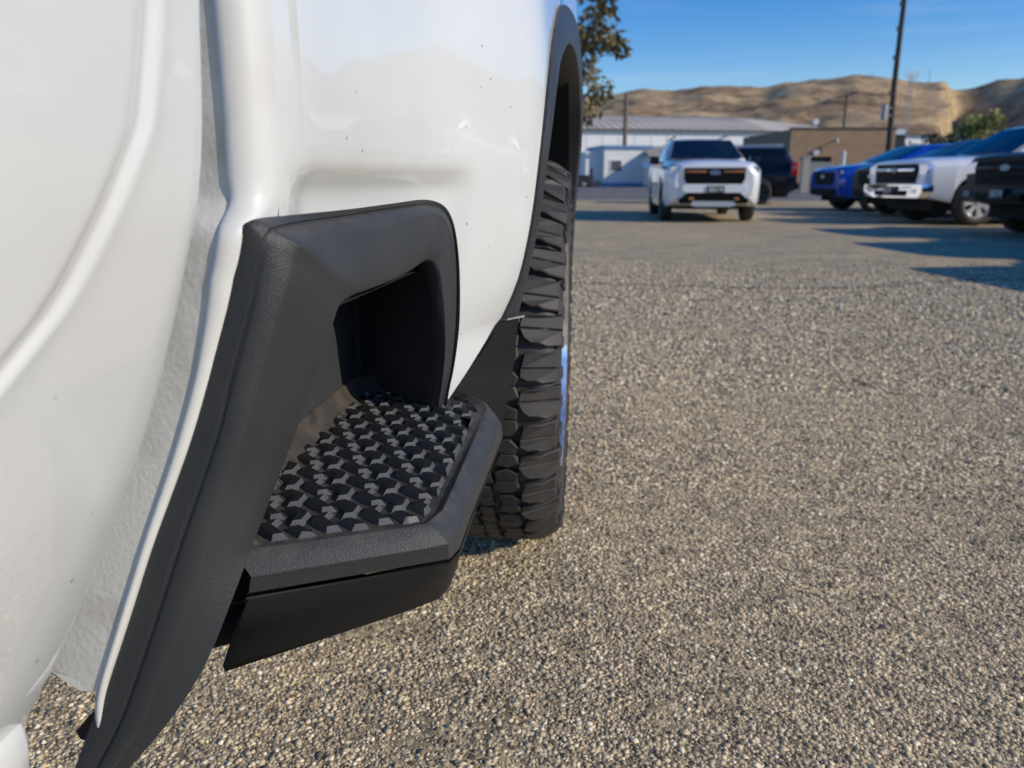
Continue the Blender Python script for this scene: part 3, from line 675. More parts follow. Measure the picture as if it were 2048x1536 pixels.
# wheel house liner
lin = MB(); n = 28; LR = .66
ring_ = [(1.62 + .50 * math.cos(a), .44 + LR * math.sin(a)) for a in np.linspace(math.pi + .1, -.1, n)]
lin.add(off([(x, y, z) for x in (-.15, -.62) for y, z in ring_]), grid_faces(2, n))
lin.add(off([(-.62, .8, .2), (-.62, 2.5, .2), (-.62, 2.5, 1.3), (-.62, .8, 1.3)]), [(0, 1, 2, 3)])
lin.add(off([(x, y, z) for x in (-.055, -.16) for y, z in ring_[12:-2]]), grid_faces(2, len(ring_[12:-2])))
lin.build('wheel_liner', M['liner'], truck)

# --- wheel: tyre carcass with separate tread blocks, chrome rim
wheel = bpy.data.objects.new('wheel', None); col.objects.link(wheel); wheel.parent = truck
WC = (-.178, 1.67, .42); wheel.location = (WC[0] - TB[0], WC[1] - TB[1], WC[2]); wheel.empty_display_size = .1
def lathe(prof, n=96):
    return [(x, r * math.cos(2 * math.pi * k / n), r * math.sin(2 * math.pi * k / n)) for (x, r) in prof for k in range(n)], grid_faces(len(prof), n, True)
prof = [(-.11, .255), (-.135, .29), (-.142, .335), (-.132, .375), (-.112, .402), (-.05, .4085), (0, .4095), (.05, .4085), (.108, .402), (.126, .378), (.135, .335), (.130, .30), (.118, .275), (.108, .258), (.095, .252)]
v, f = lathe(sub([np.array(p) for p in prof], 2))
mesh('tyre', v, f, M['tyre'], wheel, 60)
# chrome rim with a recessed face
prof = [(.098, .256), (.122, .264), (.131, .260), (.130, .250), (.105, .240), (.055, .226), (.04, .20), (.045, .12), (.07, .085), (.074, 0.0)]
v, f = lathe([np.array(p) for p in prof], 64); rim = mesh('rim', v, f, M['rimchrome'], wheel, 40)
hub = MB()
for k in range(6):
    a = 2 * math.pi * k / 6
    for s_ in (-.12, .12):
        hub.tube((.070, .06 * math.cos(a + s_ * 1.5), .06 * math.sin(a + s_ * 1.5)), (.083, .232 * math.cos(a + s_), .232 * math.sin(a + s_)), .022, .018, 8)
hub.build('spoke', M['chrome'], wheel, 40)
def block_mesh(name, poly, r0, r1, chamf=.003, top_sub=True):
    """poly in (x across, s along the circumference); wraps radius so that it lies on the carcass"""
    n_ = len(poly); T = inset(poly, chamf)
    def w_(p, r): a = p[1] / .415; return (p[0], r * math.sin(a) * -1.0, r * math.cos(a))
    drop = lambda x: -.0 if abs(x) < .075 else -((abs(x) - .075) / .06) ** 2 * .028
    vv_ = [w_(p, r0 + drop(p[0])) for p in poly] + [w_(p, r1 - .002 + drop(p[0])) for p in poly] + [w_(p, r1 + drop(p[0])) for p in T]
    tri = tessellate_polygon([[Vector((p[0], p[1], 0)) for p in T]])
    ff_ = [(i, (i + 1) % n_, n_ + (i + 1) % n_, n_ + i) for i in range(n_)] + [(n_ + i, n_ + (i + 1) % n_, 2 * n_ + (i + 1) % n_, 2 * n_ + i) for i in range(n_)] + [tuple(2 * n_ + i for i in t) for t in tri]
    return vv_, ff_
NB = 40; PT = 2 * math.pi * .415 / NB
def mirror(P): return [(-x, -y) for x, y in P][::1]
R0, R1 = .399, .421
def Q(*p): return [(x, y * PT) for x, y in p]
# every block kind is a set of pieces parted by narrow sipes; long and short kinds take turns round the tyre
sh_a = [Q((.066, -.33), (.080, -.40), (.102, -.41), (.137, -.46), (.137, -.05), (.062, -.05)), Q((.062, -.037), (.137, -.037), (.137, .40), (.112, .45), (.098, .37), (.082, .36), (.070, .22))]
sh_b = [Q((.072, -.36), (.086, -.42), (.106, -.39), (.130, -.45), (.130, .03), (.066, .03)), Q((.066, .043), (.130, .043), (.130, .43), (.104, .45), (.094, .38), (.080, .40), (.064, .28))]
md_a = [Q((.018, -.36), (.040, -.47), (.062, -.34), (.060, -.05), (.040, -.07), (.020, -.05)), Q((.020, -.03), (.040, -.05), (.060, -.03), (.062, .24), (.050, .44), (.030, .46), (.012, .26))]
md_b = [Q((.024, -.44), (.048, -.46), (.064, -.22), (.056, .00), (.028, -.02)), Q((.028, .0), (.056, .02), (.066, .32), (.044, .46), (.018, .36))]
ce_a = [Q((-.016, -.45), (.008, -.45), (.012, -.12), (.010, .02), (-.012, .0)), Q((-.012, .02), (.010, .04), (.015, .40), (-.008, .45), (-.020, .24))]
for (A_, B_), flip, ph in (((sh_a, sh_b), 0, 0), ((md_a, md_b), 0, .5), ((ce_a, ce_a), 0, .15), ((md_b, md_a), 1, .3), ((sh_b, sh_a), 1, .8)):
    protos = []
    for K in (A_, B_):
        vv_, ff_ = [], []
        for P in K:
            if flip: P = mirror(P)
            if area(P) < 0: P = P[::-1]
            v, f = block_mesh('tread_block', P, R0, R1, .0022)
            n0 = len(vv_); vv_ += v; ff_ += [tuple(q + n0 for q in t) for t in f]
        protos.append(mesh('tread_block', vv_, ff_, M['tyre'], wheel, 30))
    for k in range(NB):
        b0 = protos[k % 2]
        o = b0 if k < 2 else b0.copy()
        if k >= 2: col.objects.link(o); o.parent = wheel
        o.rotation_euler[0] = 2 * math.pi * (k + ph) / NB
# raised lugs and lettering-like ribs on the outer sidewall
lug = MB()
v0 = [(.131, -.012, .340), (.131, .012, .340), (.1275, .014, .385), (.1275, -.014, .385)]
v1 = [(.1385, -.010, .342), (.1385, .010, .342), (.133, .012, .383), (.133, -.012, .383)]
lug.add(v0 + v1, [(4, 5, 6, 7), (0, 1, 5, 4), (1, 2, 6, 5), (2, 3, 7, 6), (3, 0, 4, 7)])
l0 = lug.build('sidewall_lug', M['tyre'], wheel)
for k in range(NB):
    o = l0 if k == 0 else l0.copy()
    if k: col.objects.link(o); o.parent = wheel
    o.rotation_euler[0] = 2 * math.pi * (k + .25) / NB

# --- rear corner of the cab, closest to the lens
CE = [(-0.2167, 0.4600, 0.9760), (-0.2258, 0.4600, 0.9005), (-0.2288, 0.4600, 0.8654), (-0.2327, 0.4600, 0.8259), (-0.2375, 0.4580, 0.7934), (-0.2447, 0.4550, 0.7631), (-0.2649, 0.4480, 0.6937), (-0.2879, 0.4400, 0.6273), (-0.3111, 0.4320, 0.5722), (-0.3347, 0.4250, 0.5220), (-0.3572, 0.4150, 0.4762), (-0.3788, 0.4080, 0.4352), (-0.3891, 0.4050, 0.4119)]
ce = sub(CE, 5)
CR = [(-.24, .420, 1.0), (-.24, .42, .893), (-.24, .406, .828), (-.243, .381, .789), (-.255, .350, .743), (-.27, .306, .706), (-.28, .277, .682), (-.30, .20, .62), (-.33, .1, .53), (-.36, 0, .45), (-.4, -.1, .36), (-.4, -.15, .2)]
crz = np.array([p[2] for p in CR])[::-1]; cry = np.array([p[1] for p in CR])[::-1]
rows = []
for p in ce:
    x, y, z = p; yc = float(np.interp(z, crz, cry)) - .022; row = []
    row.append((x - .07, y - .004, z)); row.append((x - .03, y - .001, z))
    for a in np.linspace(0, math.pi / 2, 6): row.append((x - .009 + .009 * math.sin(a), y - .009 + .009 * math.cos(a), z))
    yy = np.concatenate([np.linspace(y - .011, yc + .022, 8), np.linspace(yc + .02, yc - .03, 22), np.linspace(yc - .035, -.6, 14)])
    for q in yy:
        d = q - yc
        # dogleg crease: the door skin stands proud, a soft groove runs beside it
        x2 = x + .0005 + .0035 * (1 - ss(-.016, .012, d)) - .0024 * math.exp(-((d - .004) / .007) ** 2) + .0010 * math.exp(-((d - .017) / .007) ** 2)
        x2 += -.02 * max(0, (y - .011 - q) / .6) ** 1.5
        row.append((x2, float(q), z))
    rows.append(row)
tpart('cab_panel', [q for r_ in rows for q in r_], grid_faces(len(rows), len(rows[0])), M['white'], 60)
# pinch weld below the cab
pw = MB()
ctr = sub([(-0.3733, 0.4000, 0.4463), (-0.3710, 0.4000, 0.4363), (-0.3714, 0.4000, 0.4178), (-0.3783, 0.4000, 0.3919), (-0.3956, 0.4000, 0.3555)], 4)
rows = []
for p in ctr: rows.append([(p[0] - .05, p[1], p[2]), (p[0] - .004, p[1] - .002, p[2]), (p[0], p[1] - .008, p[2]), (p[0] - .001, p[1] - .05, p[2]), (p[0] - .012, p[1] - .10, p[2] - .002), (p[0] - .02, p[1] - .4, p[2] - .004)])
tpart('pinch_weld', [q for r_ in rows for q in r_], grid_faces(len(rows), 6), M['white'], 60)

# ================================================================== PARKED VEHICLES
def interp_st(st, x):
    xs_ = [-q[0] for q in st]; return [float(np.interp(-x, xs_, [q[k] for q in st])) for k in range(1, len(st[0]))]
def vehicle(name, label, loc, rz, spec, group=None):
    """local axes: nose at x = 0, tail towards -x, left +y"""
    root = empty(name, loc, label, spec.get('cat', 'car'), group, rz)
    P = spec['paint']; st = spec['body']; Lg = -st[-1][0]; ar = spec['arch']; wx = spec['wheels']
    xs_ = sorted(set([q[0] for q in st] + list(np.arange(0, -Lg, -.12)) + [c + ar * math.cos(a) for c in wx for a in np.linspace(0, math.pi, 13)]), reverse=True)
    rows = []
    for x in xs_:
        zb, zm, zt, wb, wm, wt, crown = interp_st(st, x)
        za = zb
        for c in wx:
            if abs(x - c) < ar: za = max(za, spec['r'] + math.sqrt(ar * ar - (x - c) ** 2) * .98)
        half = [(wb * .35, za if za > zb + .01 else zb), (wb, max(za, zb)), (wm - .02, max(za, zb) * .8 + zm * .2), (wm, max(zm, za + .03)), (wm - .015, zm * .45 + zt * .55), (wt, zt - .035), (wt * .94, zt), (wt * .5, zt + crown * .8), (0, zt + crown)]
        full = [(x, y, z) for y, z in half] + [(x, -y, z) for y, z in half[-2::-1]]
        rows.append(full)
    n_ = len(rows[0]); f = grid_faces(len(rows), n_)
    f.append(tuple(range(n_))); f.append(tuple(range((len(rows) - 1) * n_, len(rows) * n_)))
    # greenhouse
    gh = spec['cabin']  # (x, w belt, w roof, z belt, z roof)
    mb = MB(); mb.add([p for r_ in rows for p in r_], f)
    gr = []
    for (x, wb, wr, zb, zr) in gh:
        hf = [(wb, zb), (wb * .5 + wr * .5 + .015, zb * .5 + zr * .5), (wr, zr - .05), (wr * .9, zr - .01), (wr * .45, zr + .012), (0, zr + .016)]
        gr.append([(x, y, z) for y, z in hf] + [(x, -y, z) for y, z in hf[-2::-1]])
    n2 = len(gr[0]); mb.add([p for r_ in gr for p in r_], grid_faces(len(gr), n2) + [tuple(range(n2)), tuple(range((len(gr) - 1) * n2, len(gr) * n2))])
    body = mb.build('body', P, root, 32)
    # underbody
    ub = MB(); ub.box(-Lg + .25, -.3, -.72, .72, .24, .62); ub.build('underbody', M['liner'], root)
    # glass
    def sp(i, t, s_, push=.006):
        x, wb, wr, zb, zr = gh[i] if isinstance(i, int) else interp_g(i)
        return (x, s_ * (wb + (wr - wb) * t + .012 * math.sin(math.pi * t) + push), zb + (zr - .05 - zb) * t)
    def interp_g(x):
        g_ = [float(np.interp(-x, [-q[0] for q in gh], [q[k] for q in gh])) for k in range(1, 5)]; return (x, *g_)
    a, b = gh[0], gh[1]
    nr = Vector((b[4] - a[4], 0, a[0] - b[0])).normalized() * .006
    def lerp(u): return (a[0] + (b[0] - a[0]) * u + nr.x + .022, (a[1] * .92) + (b[2] * .93 - a[1] * .92) * u, a[4] + (b[4] - .02 - a[4]) * u + nr.z + .022)
    p0, p1 = lerp(.04), lerp(.93); pm = lerp(.5)
    wv = [];
    for q in (p0, pm, p1): wv += [(q[0] - .02, -q[1], q[2] - .006), (q[0], -q[1] * .5, q[2] + .008), (q[0], 0, q[2] + .010), (q[0], q[1] * .5, q[2] + .008), (q[0] - .02, q[1], q[2] - .006)]
    mesh('windshield', wv, grid_faces(3, 5), M['glass'], root, 60)
    for s_ in (-1, 1):
        for (xa0, xa1, xb1, xb0) in spec['side_glass']:    # bottom front, top front, top rear, bottom rear
            q = [sp(xa0, .10, s_), sp(xa1, .92, s_), sp(xb1, .92, s_), sp(xb0, .10, s_)]
            mesh('side_window', q, [(0, 1, 2, 3)], M['glass'], root)
    # wheels
    for wi, c in enumerate(wx):
        for s_ in (-1, 1):
            wh = bpy.data.objects.new('wheel', None); col.objects.link(wh); wh.parent = root; wh.location = (c, s_ * (spec['track']), spec['r']); wh.empty_display_size = .1
            if s_ < 0: wh.rotation_euler[2] = math.pi
            for nm, me in WHEELS[spec.get('rim', 'alloy')]:
                o = bpy.data.objects.new(nm, me); col.objects.link(o); o.parent = wh; o.scale = (spec['r'] / .4,) * 3
    for d in spec['details']: d(root)
    return root
def make_wheel(mat_rim, nspoke=6):
    def lat(pr, n=40): return [(r * math.cos(2 * math.pi * k / n), y, r * math.sin(2 * math.pi * k / n)) for (y, r) in pr for k in range(n)], grid_faces(len(pr), n, True)
    v, f = lat([(-.12, .25), (-.13, .30), (-.12, .37), (-.09, .398), (.08, .398), (.12, .37), (.13, .31), (.12, .275), (.10, .262)])
    t = mesh('tyre', v, f, M['tyre'], None, 50)
    mb = MB(); v, f = lat([(.105, .268), (.112, .262), (.10, .25), (.02, .235), (-.05, .22)]); mb.add(v, f)
    for k in range(nspoke):
        a = 2 * math.pi * k / nspoke; d = np.array([math.cos(a), math.sin(a)]); nn = np.array([-d[1], d[0]])
        q = []
        for (r, w_, y) in ((.04, .035, .085), (.15, .038, .088), (.25, .06, .10)):
            for s_ in (-1, 1): pp = d * r + nn * w_ * s_; q.append((pp[0], y, pp[1]))
        q2 = [(p[0], p[1] - .03, p[2]) for p in q]
        mb.add(q + q2, [(0, 1, 3, 2), (2, 3, 5, 4), (0, 2, 8, 6), (2, 4, 10, 8), (1, 7, 9, 3), (3, 9, 11, 5)])
    mb.tube((0, .05, 0), (0, .098, 0), .055, .045, 16)
    r_ = mb.build('rim', mat_rim, None, 40)
    db = MB(); v, f = lat([(-.045, .225), (-.045, .02)]); db.add(v, f); b = db.build('brake_disc', M['darkmetal'], None)
    out = [('tyre', t.data), ('rim', r_.data), ('brake_disc', b.data)]
    for o in (t, r_, b): bpy.data.objects.remove(o)
    return out
WHEELS = {'alloy': make_wheel(M['alloy'], 6), 'dark': make_wheel(M['darkmetal'], 5), 'chromed': make_wheel(M['alloy'], 7)}
# detail makers -------------------------------------------------------
def d_box(name, m, x0, x1, y0, y1, z0, z1, bw=.012, sym=False):
    def mk(root):
        for s_ in ((1, -1) if sym else (1,)):
            b = MB(); b.box(x0, x1, min(s_ * y0, s_ * y1), max(s_ * y0, s_ * y1), z0, z1); o = b.build(name, m, root)
            if bw: bevel(o, bw)
    return mk
def d_poly(name, m, x, pts_, depth=.03, sym=False, slant=0.0):
    """outline in (y, z) on the nose, with thickness; slant moves points back with |y|"""
    def mk(root):
        for s_ in ((1, -1) if sym else (1,)):
            n_ = len(pts_); X = lambda y: x - slant * abs(y)
            v = [(X(y), s_ * y, z) for y, z in pts_] + [(X(y) - depth, s_ * y, z) for y, z in pts_]
            mesh(name, v, [tuple(range(n_)), tuple(range(n_, 2 * n_))[::-1]] + [(i, (i + 1) % n_, n_ + (i + 1) % n_, n_ + i) for i in range(n_)], m, root)
    return mk
def d_plate(x, yc, z, w_=.15, h_=.075):
    def mk(root):
        b = MB(); b.box(x - .012, x, yc - w_, yc + w_, z - h_, z + h_); p = b.build('license_plate', M['plate'], root)
        k = MB()
        # blurred white characters: uprights and bars of four figures
        for i, fig in enumerate(('4', '1', '2', '2')):
            y = yc + w_ * (.62 - .41 * i); a_ = w_ * .11; hh = h_ * .5
            segs = {'4': [(-1, 1, 0, 0), (1, 1, -1, 1), (-1, -1, 0, 1)], '1': [(0, 0, -1, 1)], '2': [(-1, 1, 1, 1), (-1, -1, 0, 1), (-1, 1, 0, 0), (1, 1, -1, 0), (-1, 1, -1, -1)]}[fig]
            for (ya, yb, za, zb) in segs:
                k.box(x, x + .003, y + min(ya, yb) * a_ - .009, y + max(ya, yb) * a_ + .009, z + min(za, zb) * hh - .008, z + max(za, zb) * hh + .008)
        k.build('plate_lettering', M['plate_ink'], p)
    return mk
def d_oval(name, m, x, yc, zc, ry, rz_, depth=.02):
    return d_poly(name, m, x, [(yc + ry * math.cos(a), zc + rz_ * math.sin(a)) for a in np.linspace(0, 2 * math.pi, 21)[:-1]], depth)
def d_mirror(x, y, z, m):
    def mk(root):
        for s_ in (1, -1):
            b = MB(); b.box(x - .10, x + .04, min(s_ * y, s_ * (y + .2)), max(s_ * y, s_ * (y + .2)), z - .07, z + .09); b.box(x - .05, x, min(s_ * (y - .12), s_ * y), max(s_ * (y - .12), s_ * y), z - .05, z - .02)
            bevel(b.build('wing_mirror', m, root), .03)
    return mk

# --- white family SUV facing the camera
suv = dict(cat='SUV', paint=M['carwhite'], r=.385, arch=.45, wheels=[-.96, -4.0], track=.86, rim='dark',
  body=[(0, .46, .72, 1.02, .70, .78, .66, .02), (-.10, .36, .76, 1.07, .84, .91, .80, .03), (-.30, .30, .80, 1.10, .91, .975, .86, .045), (-.7, .28, .82, 1.12, .93, .995, .89, .06), (-1.35, .27, .84, 1.15, .95, 1.0, .91, .06), (-4.6, .28, .88, 1.20, .95, 1.0, .92, .02), (-5.0, .45, .88, 1.15, .85, .93, .85, .02)],
  cabin=[(-1.25, .86, .80, 1.11, 1.16), (-2.15, .90, .66, 1.14, 1.60), (-3.0, .90, .67, 1.16, 1.64), (-4.4, .90, .66, 1.18, 1.62), (-4.92, .88, .78, 1.18, 1.24)],
  side_glass=[(-1.75, -2.25, -2.95, -2.95), (-3.05, -3.05, -3.85, -3.85), (-3.95, -3.95, -4.4, -4.7)],
  details=[d_poly('grille', M['blackgrille'], .035, [(-.60, 1.0), (.60, 1.0), (.60, .80), (.52, .67), (-.52, .67), (-.60, .80)], .08),
    d_box('grille_bar', M['orange'], .025, .05, .17, .58, .915, .95, .006, True), d_oval('emblem', M['badge'], .055, 0, .915, .115, .05),
    d_poly('headlight', M['lens'], .02, [(.58, .99), (.84, 1.03), (.90, .97), (.86, .90), (.60, .90)], .25, True, .10),
    d_poly('chin', M['carwhite'], .055, [(-.60, .71), (.60, .71), (.64, .62), (.56, .555), (-.56, .555), (-.64, .62)], .12),
    d_poly('fog_recess', M['blackgrille'], .01, [(.70, .72), (.84, .72), (.82, .56), (.74, .50), (.70, .56)], .12, True, .09),
    d_poly('lower_intake', M['blackgrille'], .045, [(-.52, .55), (.52, .55), (.70, .42), (.66, .36), (-.66, .36), (-.70, .42)], .16),
    d_poly('skid_plate', M['silver'], .06, [(-.40, .40), (.40, .40), (.46, .34), (.36, .30), (-.36, .30), (-.46, .34)], .14),
    d_box('tow_hook', M['orange'], .045, .085, .40, .50, .42, .47, .01, True), d_plate(.075, 0.03, .61, .17, .065),
    d_box('roof_rail', M['darkmetal'], -4.2, -2.4, .56, .60, 1.655, 1.685, .01, True), d_mirror(-1.62, .99, 1.16, M['carblack'])])
ws = vehicle('white_suv', 'white SUV facing the camera with orange bars in its black grille', (2.30, 14.75, 0), R(-90 - 0.5), suv)
ws.scale = (.96, .92, 1.0)

# --- navy SUV behind it, seen from the side
navy = dict(cat='SUV', paint=M['carnavy'], r=.40, arch=.47, wheels=[-.98, -4.05], track=.88, rim='dark',
  body=[(0, .48, .78, 1.10, .78, .86, .76, .02), (-.25, .36, .80, 1.14, .90, .97, .88, .03), (-1.4, .30, .84, 1.20, .97, 1.02, .93, .05), (-4.9, .32, .88, 1.24, .97, 1.02, .94, .01), (-5.25, .50, .90, 1.22, .90, .98, .90, .01)],
  cabin=[(-1.4, .90, .82, 1.18, 1.24), (-2.2, .92, .70, 1.2, 1.84), (-3.2, .92, .71, 1.21, 1.88), (-4.8, .92, .70, 1.23, 1.86), (-5.18, .91, .80, 1.23, 1.27)],
  side_glass=[(-1.9, -2.3, -3.0, -3.0), (-3.1, -3.1, -3.95, -3.95), (-4.05, -4.05, -4.75, -4.9)],
  details=[d_box('tail_light', M['red'], -5.27, -5.02, .88, 1.0, .95, 1.38, .02, True), d_box('roof_rail', M['silver'], -4.7, -2.3, .62, .67, 1.93, 1.97, .01, True), d_mirror(-1.75, 1.0, 1.2, M['carnavy']),
    d_box('rear_bumper', M['carnavy'], -5.36, -5.1, -.92, .92, .50, .72, .04)])
nv = vehicle('navy_suv', 'dark navy SUV parked sideways behind the white SUV, red tail light showing', (2.2, 27.3, 0), R(180 - 12), navy)
nv.scale = (.88, .95, .95)

# --- row of pickups and SUVs along the right, noses to the left
def pickup(paint, rim, chrome, hood=1.11):
    return dict(cat='pickup truck', paint=paint, r=.40, arch=.50, wheels=[-1.0, -4.75], track=.88, rim=rim,
      body=[(0, .62, .86, hood - .03, .86, .92, .84, .02), (-.10, .48, .88, hood, .92, .98, .90, .03), (-.5, .40, .90, hood + .02, .95, 1.02, .93, .05), (-1.6, .38, .90, hood + .06, .98, 1.03, .95, .05), (-3.9, .38, .90, hood + .12, .98, 1.03, .96, .0), (-5.8, .42, .90, hood + .12, .98, 1.03, .96, .0), (-5.9, .55, .88, hood + .10, .94, 1.0, .94, .0)],
      cabin=[(-1.5, .92, .86, hood + .03, hood + .09), (-2.4, .93, .70, hood + .05, hood + .62), (-3.2, .93, .71, hood + .08, hood + .67), (-3.75, .93, .70, hood + .1, hood + .65), (-3.98, .93, .72, hood + .1, hood + .5)],
      side_glass=[(-2.05, -2.5, -3.0, -3.0), (-3.08, -3.08, -3.62, -3.72)],
      details=[d_poly('grille', M['blackgrille'], .03, [(-.66, 1.06), (.66, 1.06), (.70, .95), (.64, .72), (-.64, .72), (-.70, .95)], .1),
        d_box('grille_bar', chrome, .028, .055, -.64, .64, .93, .985, .01), d_box('grille_bar', M['blackgrille'], .028, .05, -.6, .6, .80, .835, .008),
        d_oval('emblem', M['steel'], .07, 0, .955, .10, .045),
        d_poly('headlight', M['lens'], .02, [(.70, 1.05), (.95, 1.03), (.97, .95), (.92, .87), (.70, .89)], .30, True, .02),
        d_poly('bumper', chrome, .12, [(-.97, .70), (.97, .70), (.99, .58), (.90, .48), (.55, .46), (-.55, .46), (-.90, .48), (-.99, .58)], .22, False, .05),
        d_poly('lower_intake', M['blackgrille'], .125, [(-.50, .60), (.50, .60), (.46, .50), (-.46, .50)], .05),
        d_poly('fog_light', M['lens'], .13, [(.66, .63), (.80, .63), (.80, .55), (.66, .55)], .05, True, .05),
        d_plate(.14, 0.0, .60, .15, .07), d_mirror(-1.95, 1.02, 1.24, paint), d_box('door_handle', chrome, -3.02, -2.86, 1.02, 1.055, 1.12, 1.16, .008, True)])
row = 'vehicles parked in the row along the right'
W_ = pickup(M['carwhite'], 'chromed', M['chrome'])
vehicle('white_pickup', 'white pickup with chrome bumper and bright alloy wheel in the parked row', (5.66, 15.1, 0), R(189), W_, row)
D_ = pickup(M['carblack'], 'dark', M['carblack'], 1.13)
vehicle('black_pickup', 'black pickup nearest in the row, nose cut by the picture edge', (5.88, 11.65, 0), R(189), D_, row)
B_ = dict(cat='SUV', paint=M['carblue'], r=.38, arch=.45, wheels=[-.95, -3.9], track=.86, rim='alloy',
  body=[(0, .44, .72, 1.00, .76, .84, .74, .02), (-.12, .36, .78, 1.06, .88, .94, .84, .03), (-.5, .32, .82, 1.10, .92, .98, .88, .05), (-1.5, .30, .84, 1.17, .94, .99, .91, .05), (-4.6, .32, .88, 1.20, .94, .99, .92, .01), (-4.9, .5, .88, 1.18, .86, .94, .86, .01)],
  cabin=[(-1.2, .88, .82, 1.13, 1.18), (-2.2, .90, .68, 1.16, 1.62), (-3.0, .90, .69, 1.17, 1.66), (-4.4, .90, .67, 1.19, 1.62), (-4.85, .88, .76, 1.19, 1.24)],
  side_glass=[(-1.75, -2.3, -2.95, -2.95), (-3.05, -3.05, -3.85, -3.85), (-3.95, -3.95, -4.35, -4.6)],
  details=[d_poly('grille', M['blackgrille'], .03, [(-.52, .96), (.52, .96), (.54, .82), (.46, .66), (-.46, .66), (-.54, .82)], .08),
    d_poly('headlight', M['lens'], .02, [(.58, .98), (.84, 1.0), (.88, .93), (.80, .87), (.60, .89)], .28, True, .08),
    d_poly('lower_intake', M['blackgrille'], .04, [(-.70, .56), (.70, .56), (.66, .40), (-.66, .40)], .12), d_oval('emblem', M['silver'], .05, 0, .86, .1, .05), d_mirror(-1.6, .98, 1.18, M['carblue'])])
vehicle('blue_suv', 'bright blue SUV at the far end of the parked row', (6.05, 20.9, 0), R(188), B_, row)
N_ = dict(B_); N_['paint'] = M['carnavy']; N_['rim'] = 'dark'; N_['details'] = B_['details'][:-1] + [d_mirror(-1.6, .98, 1.18, M['carnavy'])]
vehicle('dark_suv', 'dark SUV squeezed between the blue SUV and the white pickup', (6.20, 17.9, 0), R(189), N_, row)
vehicle('grey_pickup', 'black pickup just out of frame, its hood shadow longest across the lot', (5.62, 8.75, 0), R(190), D_, row)
vehicle('near_pickup', 'white pickup just out of frame, closest to the camera, throwing the nearest shadow', (5.15, 5.85, 0), R(190), W_, row)

# ================================================================== BUILDINGS
# mobile office, white with blue trim
def window(parent, cx, y, cz, w_, h_, frame):
    fb = MB()
    fb.box(cx - w_ / 2 - .10, cx + w_ / 2 + .10, y - .06, y, cz + h_ / 2, cz + h_ / 2 + .10); fb.box(cx - w_ / 2 - .10, cx + w_ / 2 + .10, y - .07, y, cz - h_ / 2 - .12, cz - h_ / 2)
    fb.box(cx - w_ / 2 - .10, cx - w_ / 2, y - .06, y, cz - h_ / 2, cz + h_ / 2); fb.box(cx + w_ / 2, cx + w_ / 2 + .10, y - .06, y, cz - h_ / 2, cz + h_ / 2)
    f_ = fb.build('window', frame, parent)
    p = MB(); p.box(cx - w_ / 2, cx + w_ / 2, y - .02, y + .01, cz - h_ / 2, cz + h_ / 2); p.build('pane', M['winglass'], f_)
TY = 75.0
mo = empty('mobile_office', (3.0, TY + 2, 0), 'white mobile office with blue roof edge and small shaded windows', 'building', None, R(15))
b = MB(); b.box(-2.3, 2.2, -2, 4, .45, 3.55); b.build('wall', M['trailer'], mo)
b = MB(); b.box(-2.34, 2.24, -2.06, 4, .08, .45); b.build('skirt', M['trimblue'], mo)
b = MB(); b.box(-2.45, 2.4, -2.15, 4.1, 3.55, 3.85); b.build('roof', M['trimblue'], mo)
window(mo, -1.15, -2.0, 2.0, 1.05, .95, M['trailer'])
b = MB(); b.box(-3.9, -2.3, -1.2, 4, .6, 3.3); b.build('lean_to', M['trailer'], mo)
mo2 = empty('site_cabin', (7.6, TY + 1, 0), 'low white cabin with tan lean-to roof right of the blue-trimmed office', 'building', None, R(15))
b = MB(); b.box(-2.7, 3.2, -2, 4, .15, 2.75); b.build('wall', M['trailer'], mo2)
b = MB(); b.box(-2.74, 3.24, -2.05, 4, .05, .2); b.build('skirt', M['trimblue'], mo2)
b = MB(); b.add([(-3.0, -2.5, 2.72), (3.4, -2.5, 2.72), (3.4, 2.5, 3.75), (-2.2, 2.5, 3.75), (-3.0, -2.5, 2.86), (3.4, -2.5, 2.86), (3.4, 2.5, 3.9), (-2.2, 2.5, 3.9)], [(0, 1, 2, 3), (4, 5, 6, 7), (0, 1, 5, 4), (1, 2, 6, 5), (2, 3, 7, 6), (3, 0, 4, 7)]); b.build('roof', M['tanroof'], mo2)
window(mo2, -.15, -2.0, 2.05, .8, .75, M['trailer']); window(mo2, -.95, -2.0, 2.05, .35, .75, M['trailer'])
b = MB(); b.add([(-3.6, -2.6, 1.85), (-2.75, -2.6, 1.85), (-2.75, -2.0, 2.15), (-3.6, -2.0, 2.15), (-3.6, -2.6, 1.9), (-2.75, -2.6, 1.9), (-2.75, -2.0, 2.25), (-3.6, -2.0, 2.25)], [(0, 1, 2, 3), (4, 5, 6, 7), (0, 1, 5, 4), (1, 2, 6, 5), (2, 3, 7, 6), (3, 0, 4, 7)])
b.build('awning', M['trimblue'], mo2)
# small dark machine left of the office
tr_ = MB(); tr_.box(-.9, .9, -.5, .5, .45, 1.15); tr_.box(.55, .8, -.4, .4, 1.15, 1.75); tr_.tube((-.5, -.55, .42), (-.5, .55, .42), .42, n=16); tr_.tube((.55, -.55, .35), (.55, .55, .35), .35, n=16)
o = bevel(tr_.build('small_tractor', M['darkmetal']), .05); o.location = (-.55, 71.5, 0); tag(o, 'small dark tractor parked left of the white mobile office', 'tractor')

